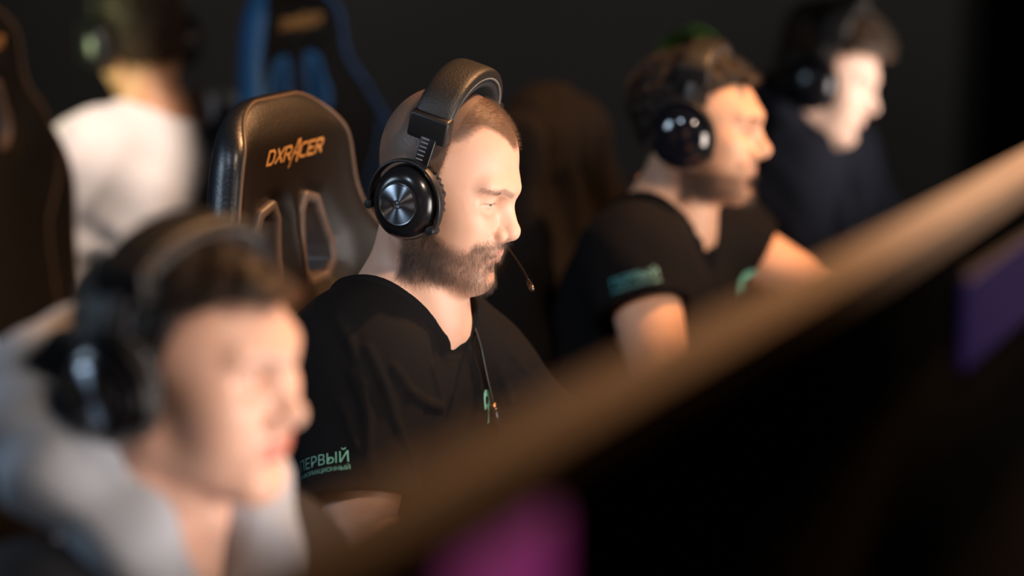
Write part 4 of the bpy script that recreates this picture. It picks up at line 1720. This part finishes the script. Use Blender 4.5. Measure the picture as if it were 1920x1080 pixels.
JV, JQ = nets(jk, (-.40, .04, -.14), (.40, .93, .26), .010)
Bj = Matrix.Translation((-.235, 0, BK_Z0)) @ Matrix.Rotation(R(-3.0), 4, 'Y')
Tj = np.array(Bj) @ np.array([[0, 0, 1, 0], [1, 0, 0, 0], [0, 1, 0, 0], [0, 0, 0, 1]], float)
jo = mk('jacket', JV @ Tj[:3, :3].T + Tj[:3, 3], JQ, M['jacket'])
tag(jo, 'dark brown jacket draped over the gaming chair right of the man in focus', 'jacket')
place(jo, .300, 4.00, -25, -.11)

# ---------------------------------------------------------------- the other four people
M['skin_boy'] = skin_mat('skin_boy', (.66, .40, .30), (.55, .09, .07), (.30, .18, .14), (.06, .035, .022))
M['skin_beard'] = skin_mat('skin_beard', (.62, .36, .24), (.48, .17, .13), (.050, .028, .020), (.05, .03, .02))
M['skin_rear'] = skin_mat('skin_rear', (.68, .46, .35), (.50, .20, .16), (.30, .18, .14), (.07, .04, .025))
M['skin_back'] = skin_mat('skin_back', (.60, .32, .19), (.48, .17, .13), (.30, .18, .14), (.05, .03, .02))
M['hair_dark'] = mat('hair_dark_mass', (.007, .0042, .003), .55, spec=.3)
M['hair_brown'] = mat('hair_brown_mass', (.030, .015, .007), .55, spec=.3)
M['hs_dark_strand'] = hair_mat('hair_dark', (.010, .006, .004))
M['hs_brown_strand'] = hair_mat('hair_brown', (.05, .025, .011))
M['hood_grey'] = mat('hood_grey', (.36, .38, .42), .9, bump=.3, bscale=700)
M['jacket_navy'] = mat('jacket_navy', (.007, .008, .012), .8, bump=.3, bscale=700)
M['tee_teal'] = mat('tee_teal', (.010, .10, .09), .85)
M['hoodie_navy'] = mat('hoodie_navy', (.004, .005, .010), .9, spec=.2, bump=.3, bscale=700)
M['hoodie_pale'] = mat('hoodie_pale', (.60, .56, .54), .9, bump=.3, bscale=700)
M['cord_white'] = mat('cord_white', (.6, .6, .62), .8)
M['print_teal'] = print_mat('print_teal', (.01, .24, .30), (.20, .42, .38))


def world_of(loc, yaw, HM):
    return Matrix.Translation((loc[0], loc[1], 0)) @ Matrix.Rotation(R(yaw), 4, 'Z') @ HM


def std_J(hz, dx=0.0, dz=0.0, wide=.85, sh=.150, neck=.054):
    """seated pose with both hands forward on the desk; hz is the head's height"""
    z = hz - 1.217 + dz
    k = lambda x, y, zz: v3(x + dx, y, zz + z)
    return dict(pel=v3(-.17 + dx * 1.6, 0, .575), chest=k(-.075, 0, .90), nb=k(-.038, 0, 1.055),
                sh_r=k(-.030, -sh, 1.010), el_r=k(.05, -.235, .80), wr_r=v3(.27, -.17, .785),
                sh_l=k(-.02, sh, 1.005), el_l=k(.08, .225, .80), wr_l=v3(.30, .15, .785),
                kn_r=v3(.27, -.13, .53), kn_l=v3(.27, .13, .53), an_r=v3(.20, -.13, .09), an_l=v3(.20, .13, .09), neck=neck, wide=wide)


def hair_over(root, HM, sc, mm, ms, thick, rough, rec, n, ln, curl, curlf, rad=.00016, vox=.0045, bend=.55, comb=(-.2, .35, -.6), name='hair'):
    o, V, Q = hair_cap(root, HM, sc, mm, thick, rough, vox, rec)
    o.name = name
    P, N = scatter(V, Q, lambda c: np.ones(len(c)), n)
    H3 = np.array(HM)[:3, :3]
    q = to_head(HM, sc)(P)
    cm = np.stack([comb[0] + .5 * (q[:, 0] > .04), np.sign(q[:, 1]) * comb[1], comb[2] + 0 * q[:, 0]], 1) @ H3.T
    strands('hair_strands', P, cm, N, ln, rad, ms, o, bend=bend, npt=6, jit=.4, curl=curl, curlf=curlf)
    return o


# --- young man in the grey hood, nearest the camera
LOC, YAW = (-0.289, 2.077), -30
J = std_J(1.205, dx=-.03, dz=-.045, sh=.150)
HM = hmat((0, 0, 1.204), yaw=5, pitch=8, roll=1)
HO = dict(scale=.96, lid_up=10, lid_lo=-14, gaze_down=6, smile=1.0, jaw=.96, nose=.002, crown=.030)
root, bf, V, Q, q = person(LOC, YAW, J, HM, HO, M['skin_boy'], 'smiling young man nearest the camera at lower left, grey hood over dark jacket', None, None,
                           vox=.0055, refine_head=1, zones=dict(lip=.8, brow=.85))
eyes(root, HM, HO, M['iris_brown'])
CROWN[0] = .030
hair_over(root, HM, .96, M['hair_dark'], M['hs_dark_strand'],
          lambda q: .008 + .010 * sstep(.06, .12, q[:, 2]) + .009 * sstep(.04, .10, q[:, 0]) * sstep(.04, .08, q[:, 2]),
          (.003, 70), 0, 9000, .014, .0008, 120, comb=(.6, .2, -.5))
CROWN[0] = 0.0
so = dict(long=True, loose=.030, hem=.50, wrinkle=.004, collar=False)
sf = shirt_field(J, HM, so)
nbv = np.asarray(J['nb'])
cutv = Field()
cutv.cone(nbv + v3(-.01, 0, .0), nbv + v3(-.02, 0, .18), .100, .15, k=.01)
cutv.cone(nbv + v3(.07, 0, -.0), nbv + v3(.10, 0, -.20), .055, .012, k=.04)
sf.fn(lambda p: cutv(p), nbv, .3, k=.006, op='s')
SV, SQ = nets(sf, (-.60, -.55, .48), (.45, .55, 1.22), .007)
jk_o = mk('jacket', SV, SQ, M['jacket_navy'], root)
f = Field()
torso_ops(f, J, .008)
inn = Field(); inn.ops = list(f.ops)
ncut = Field()
ncut.cone(nbv + v3(-.01, 0, .0), nbv + v3(-.02, 0, .16), .060, .10, k=.01)
ncut.sph(nbv + v3(.03, 0, .005), .050, k=.03)
f.fn(lambda p: ncut(p), nbv, .2, k=.004, op='s')
f.fn(lambda p: .8 - p[:, 2], nbv, .5, k=.004, op='i')
SV, SQ = nets(f, (-.4, -.4, .78), (.3, .4, 1.2), .007)
mk('t_shirt', SV, SQ, M['tee_teal'], root)
# hood lying round the neck and standing up behind the head
f = Field()
hp = [(.120, -.032, -.235, .026), (.118, -.045, -.15, .034), (.098, -.062, -.050, .038), (.056, -.084, .062, .040), (-.010, -.098, .122, .044), (-.055, -.080, .150, .044), (-.068, 0, .160, .044)]
for sgn in (-1, 1):
    for a, b in zip(hp[:-1], hp[1:]):
        A = nbv + v3(a[0] + .014, -sgn * a[1], a[2]); B_ = nbv + v3(b[0] + .014, -sgn * b[1], b[2])
        f.cone(A, B_, a[3], b[3], k=.03)
f.cone(nbv + v3(-.068, -.04, .17), nbv + v3(-.068, .04, .17), .038, .038, k=.04)
f.cone(nbv + v3(-.066, -.035, .205), nbv + v3(-.066, .035, .205), .024, .024, k=.05)
f.fn(lambda p: .004 * np.sin(70 * p[:, 2] + 40 * p[:, 1] + 2 * np.sin(30 * p[:, 0])), nbv, .4, op='d')
hc_ = np.array(HM.translation)
f.ell(hc_ + v3(.01, 0, .02), (.104, .086, .13), k=.01, op='s')
SV, SQ = nets(f, nbv + v3(-.30, -.30, -.32), nbv + v3(.25, .30, .36), .006)
hood = mk('hood', SV, SQ, M['hood_grey'], root)
for sgn in (-1, 1):
    b = MB()
    b.tube([nbv + v3(.128, sgn * .040, -.12), nbv + v3(.140, sgn * .044, -.16), nbv + v3(.135, sgn * .046, -.22), nbv + v3(.13, sgn * .05, -.30)], .0035, 8)
    b.build('drawstring', M['cord_white'], hood, auto=False)
shoe_trousers(J, root, .56, M['jeans'], M['shoe'])
headset(world_of(LOC, YAW, HM) @ Matrix.Translation((-.016, 0, 0)), 'blurred black headset on the smiling young man in the grey hood', style='studio', mic=None, top=.117)

# --- man with curly dark hair and beard
LOC, YAW = (.289, 3.847), -24
J = std_J(1.185, dx=-.005, dz=.010, sh=.165)
J['el_l'] = v3(.16, .245, .86); J['wr_l'] = v3(.37, .12, .80); J['el_r'] = v3(.06, -.27, .80)
HM = hmat((0, 0, 1.187), yaw=8, pitch=8, roll=0)
HO = dict(scale=1.0, lid_up=0, lid_lo=-18, gaze_down=14, nose=.004, crown=.030)
CROWN[0] = .030
root, bf, V, Q, q = person(LOC, YAW, J, HM, HO, M['skin_beard'], 'man with curly dark hair and chin beard in a black printed T-shirt, second from right', None, None,
                           vox=.006, refine_head=1, zones=dict(lip=.7, beard=.75, brow=.8))
eyes(root, HM, HO, M['iris_brown'])
hq = head_pick(V, Q, q)
Hb = to_head(HM, 1.0)
P, N = scatter(V, hq, lambda c: beard_mask(Hb(c)) * (Hb(c)[:, 2] < -.06), 5000)
H3 = np.array(HM)[:3, :3]
strands('beard', P, np.tile(H3 @ v3(.3, 0, -1), (len(P), 1)), N, .014, .00012, M['hs_dark_strand'], root, bend=.6, npt=5, jit=.45)
hair_over(root, HM, 1.0, M['hair_dark'], M['hs_dark_strand'],
          lambda q: .006 + .013 * sstep(.05, .12, q[:, 2]),
          (.007, 95), 0, 9000, .011, .003, 420, comb=(.3, .3, .1))
CROWN[0] = 0.0
so = dict(loose=.014, sleeve=.38, cuff=.060, hem=.54, wrinkle=.003, folds=[
    ((.04, -.145, .99), (.075, -.135, .80), .012, .007), ((.03, -.10, .97), (.10, -.06, .75), .012, .006),
    ((.085, .0, .95), (.10, .08, .86), .012, .006)])
sf = shirt_field(J, HM, so)
SV, SQ = nets(sf, (-.45, -.50, .50), (.36, .50, 1.22), .006)
tee = mk('t_shirt', SV, SQ, M['tee_black'], root)
shoe_trousers(J, root, .58, M['jeans'], M['shoe'])
sr, er = J['sh_r'], J['el_r']
ax_ = er - sr; ax_ /= np.linalg.norm(ax_)
outw = v3(.35, -.93, 0); rt = np.cross(-ax_, outw)
cen = sr + (er - sr) * .26
TV, TF = text_mesh('ПЕРВЫЙ', .0185)
decal('sleeve_print', TV, TF, M['print_teal'], sf, cen, rt, -ax_, tee, start=.10)
TV, TF = text_mesh('ИНФОРМАЦИОННЫЙ', .0074)
decal('sleeve_print', TV, TF, M['print_teal'], sf, cen + ax_ * .0128, rt, -ax_, tee, start=.10)
decal('chest_emblem', np.array(EV), EF, M['print_mint'], sf, v3(.06, .112, .962 + 1.185 - 1.217 - .02), v3(0, 1, 0), v3(0, 0, 1), tee, start=.12)
headset(world_of(LOC, YAW, HM), 'glossy round-cupped black headset on the man with curly dark hair', style='dome', mic=None, top=.126, cup=M['hs_mirror'], cupk=1.0)

# --- farthest man, navy hoodie
LOC, YAW = (.609, 4.759), -24
J = std_J(1.165, dx=-.01, dz=.020, sh=.175)
HM = hmat((0, 0, 1.167), yaw=6, pitch=20, roll=0)
HO = dict(scale=1.0, lid_up=-6, lid_lo=-22, gaze_down=18, nose=.003, crown=.012)
CROWN[0] = .012
root, bf, V, Q, q = person(LOC, YAW, J, HM, HO, M['skin_rear'], 'farthest man with curly brown hair and navy hoodie, head bent down, upper right', None, None,
                           vox=.006, refine_head=1, zones=dict(lip=.6, brow=.6))
eyes(root, HM, HO, M['iris_brown'])
hair_over(root, HM, 1.0, M['hair_brown'], M['hs_brown_strand'],
          lambda q: .010 + .022 * sstep(.04, .11, q[:, 2]) + 0,
          (.008, 90), 0, 9000, .014, .004, 380, comb=(.5, .3, -.2))
CROWN[0] = 0.0
so = dict(long=True, loose=.034, hem=.50, wrinkle=.005, collar=True)
sf = shirt_field(J, HM, so)
SV, SQ = nets(sf, (-.60, -.55, .48), (.45, .55, 1.25), .008)
hd_ = mk('hoodie', SV, SQ, M['hoodie_navy'], root)
nbv = np.asarray(J['nb'])
f = Field()
for sgn in (-1, 1):
    for a, b in zip(hp[1:-1], hp[2:]):
        f.cone(nbv + v3(a[0], -sgn * a[1], a[2] - .05), nbv + v3(b[0], -sgn * b[1], b[2] - .07), a[3], b[3], k=.03)
SV, SQ = nets(f, nbv + v3(-.30, -.30, -.32), nbv + v3(.25, .30, .25), .008)
mk('hood', SV, SQ, M['hoodie_navy'], root)
shoe_trousers(J, root, .56, M['jeans'], M['shoe'])
headset(world_of(LOC, YAW, HM), 'blurred black headset on the farthest man in the navy hoodie', style='dome', mic=None, top=.163, cupk=.98)

# --- man seen from behind at upper left
LOC, YAW = (-.765, 4.905), 147
J = std_J(1.215, dx=-.03, dz=-.01, sh=.175)
HM = hmat((-.015, -.005, 1.222), yaw=-24, pitch=6, roll=0)
HO = dict(scale=1.0)
root, bf, V, Q, q = person(LOC, YAW, J, HM, HO, M['skin_back'], 'man seen from behind at upper left in a pale hoodie, facing away', None, None,
                           vox=.007, refine_head=0, zones=dict(lip=.6, brow=.6))
eyes(root, HM, HO, M['iris_brown'])
hair_over(root, HM, 1.0, M['hair_brown'], M['hs_brown_strand'], lambda q: .008 + .018 * sstep(.04, .11, q[:, 2]), (.003, 80), 0, 6000, .015, .001, 200)
so = dict(long=True, loose=.034, hem=.50, wrinkle=.004, collar=True)
sf = shirt_field(J, HM, so)
SV, SQ = nets(sf, (-.60, -.55, .48), (.45, .55, 1.28), .009)
mk('hoodie', SV, SQ, M['hoodie_pale'], root)
shoe_trousers(J, root, .56, M['jeans'], M['shoe'])
headset(world_of(LOC, YAW, HM), 'blurred headset on the man seen from behind at upper left', style='dome', mic=None, top=.158, cupk=.98)

# small orange-lit spot by the jacket-covered chair; its light is put in as emission
lt = MB().lathe([(.001, -.004), (.0085, -.004), (.0095, -.002), (.0095, .003), (.001, .004)], 24).build('orange_patch', mat('indicator_glow', (.2, .05, .01), .4, emit=(1.0, .20, .03), estr=1.2))
lt.location = (.218, 3.958, 1.078)
tag(lt, 'tiny orange-lit spot beside the neck of the man with curly dark hair', 'light')
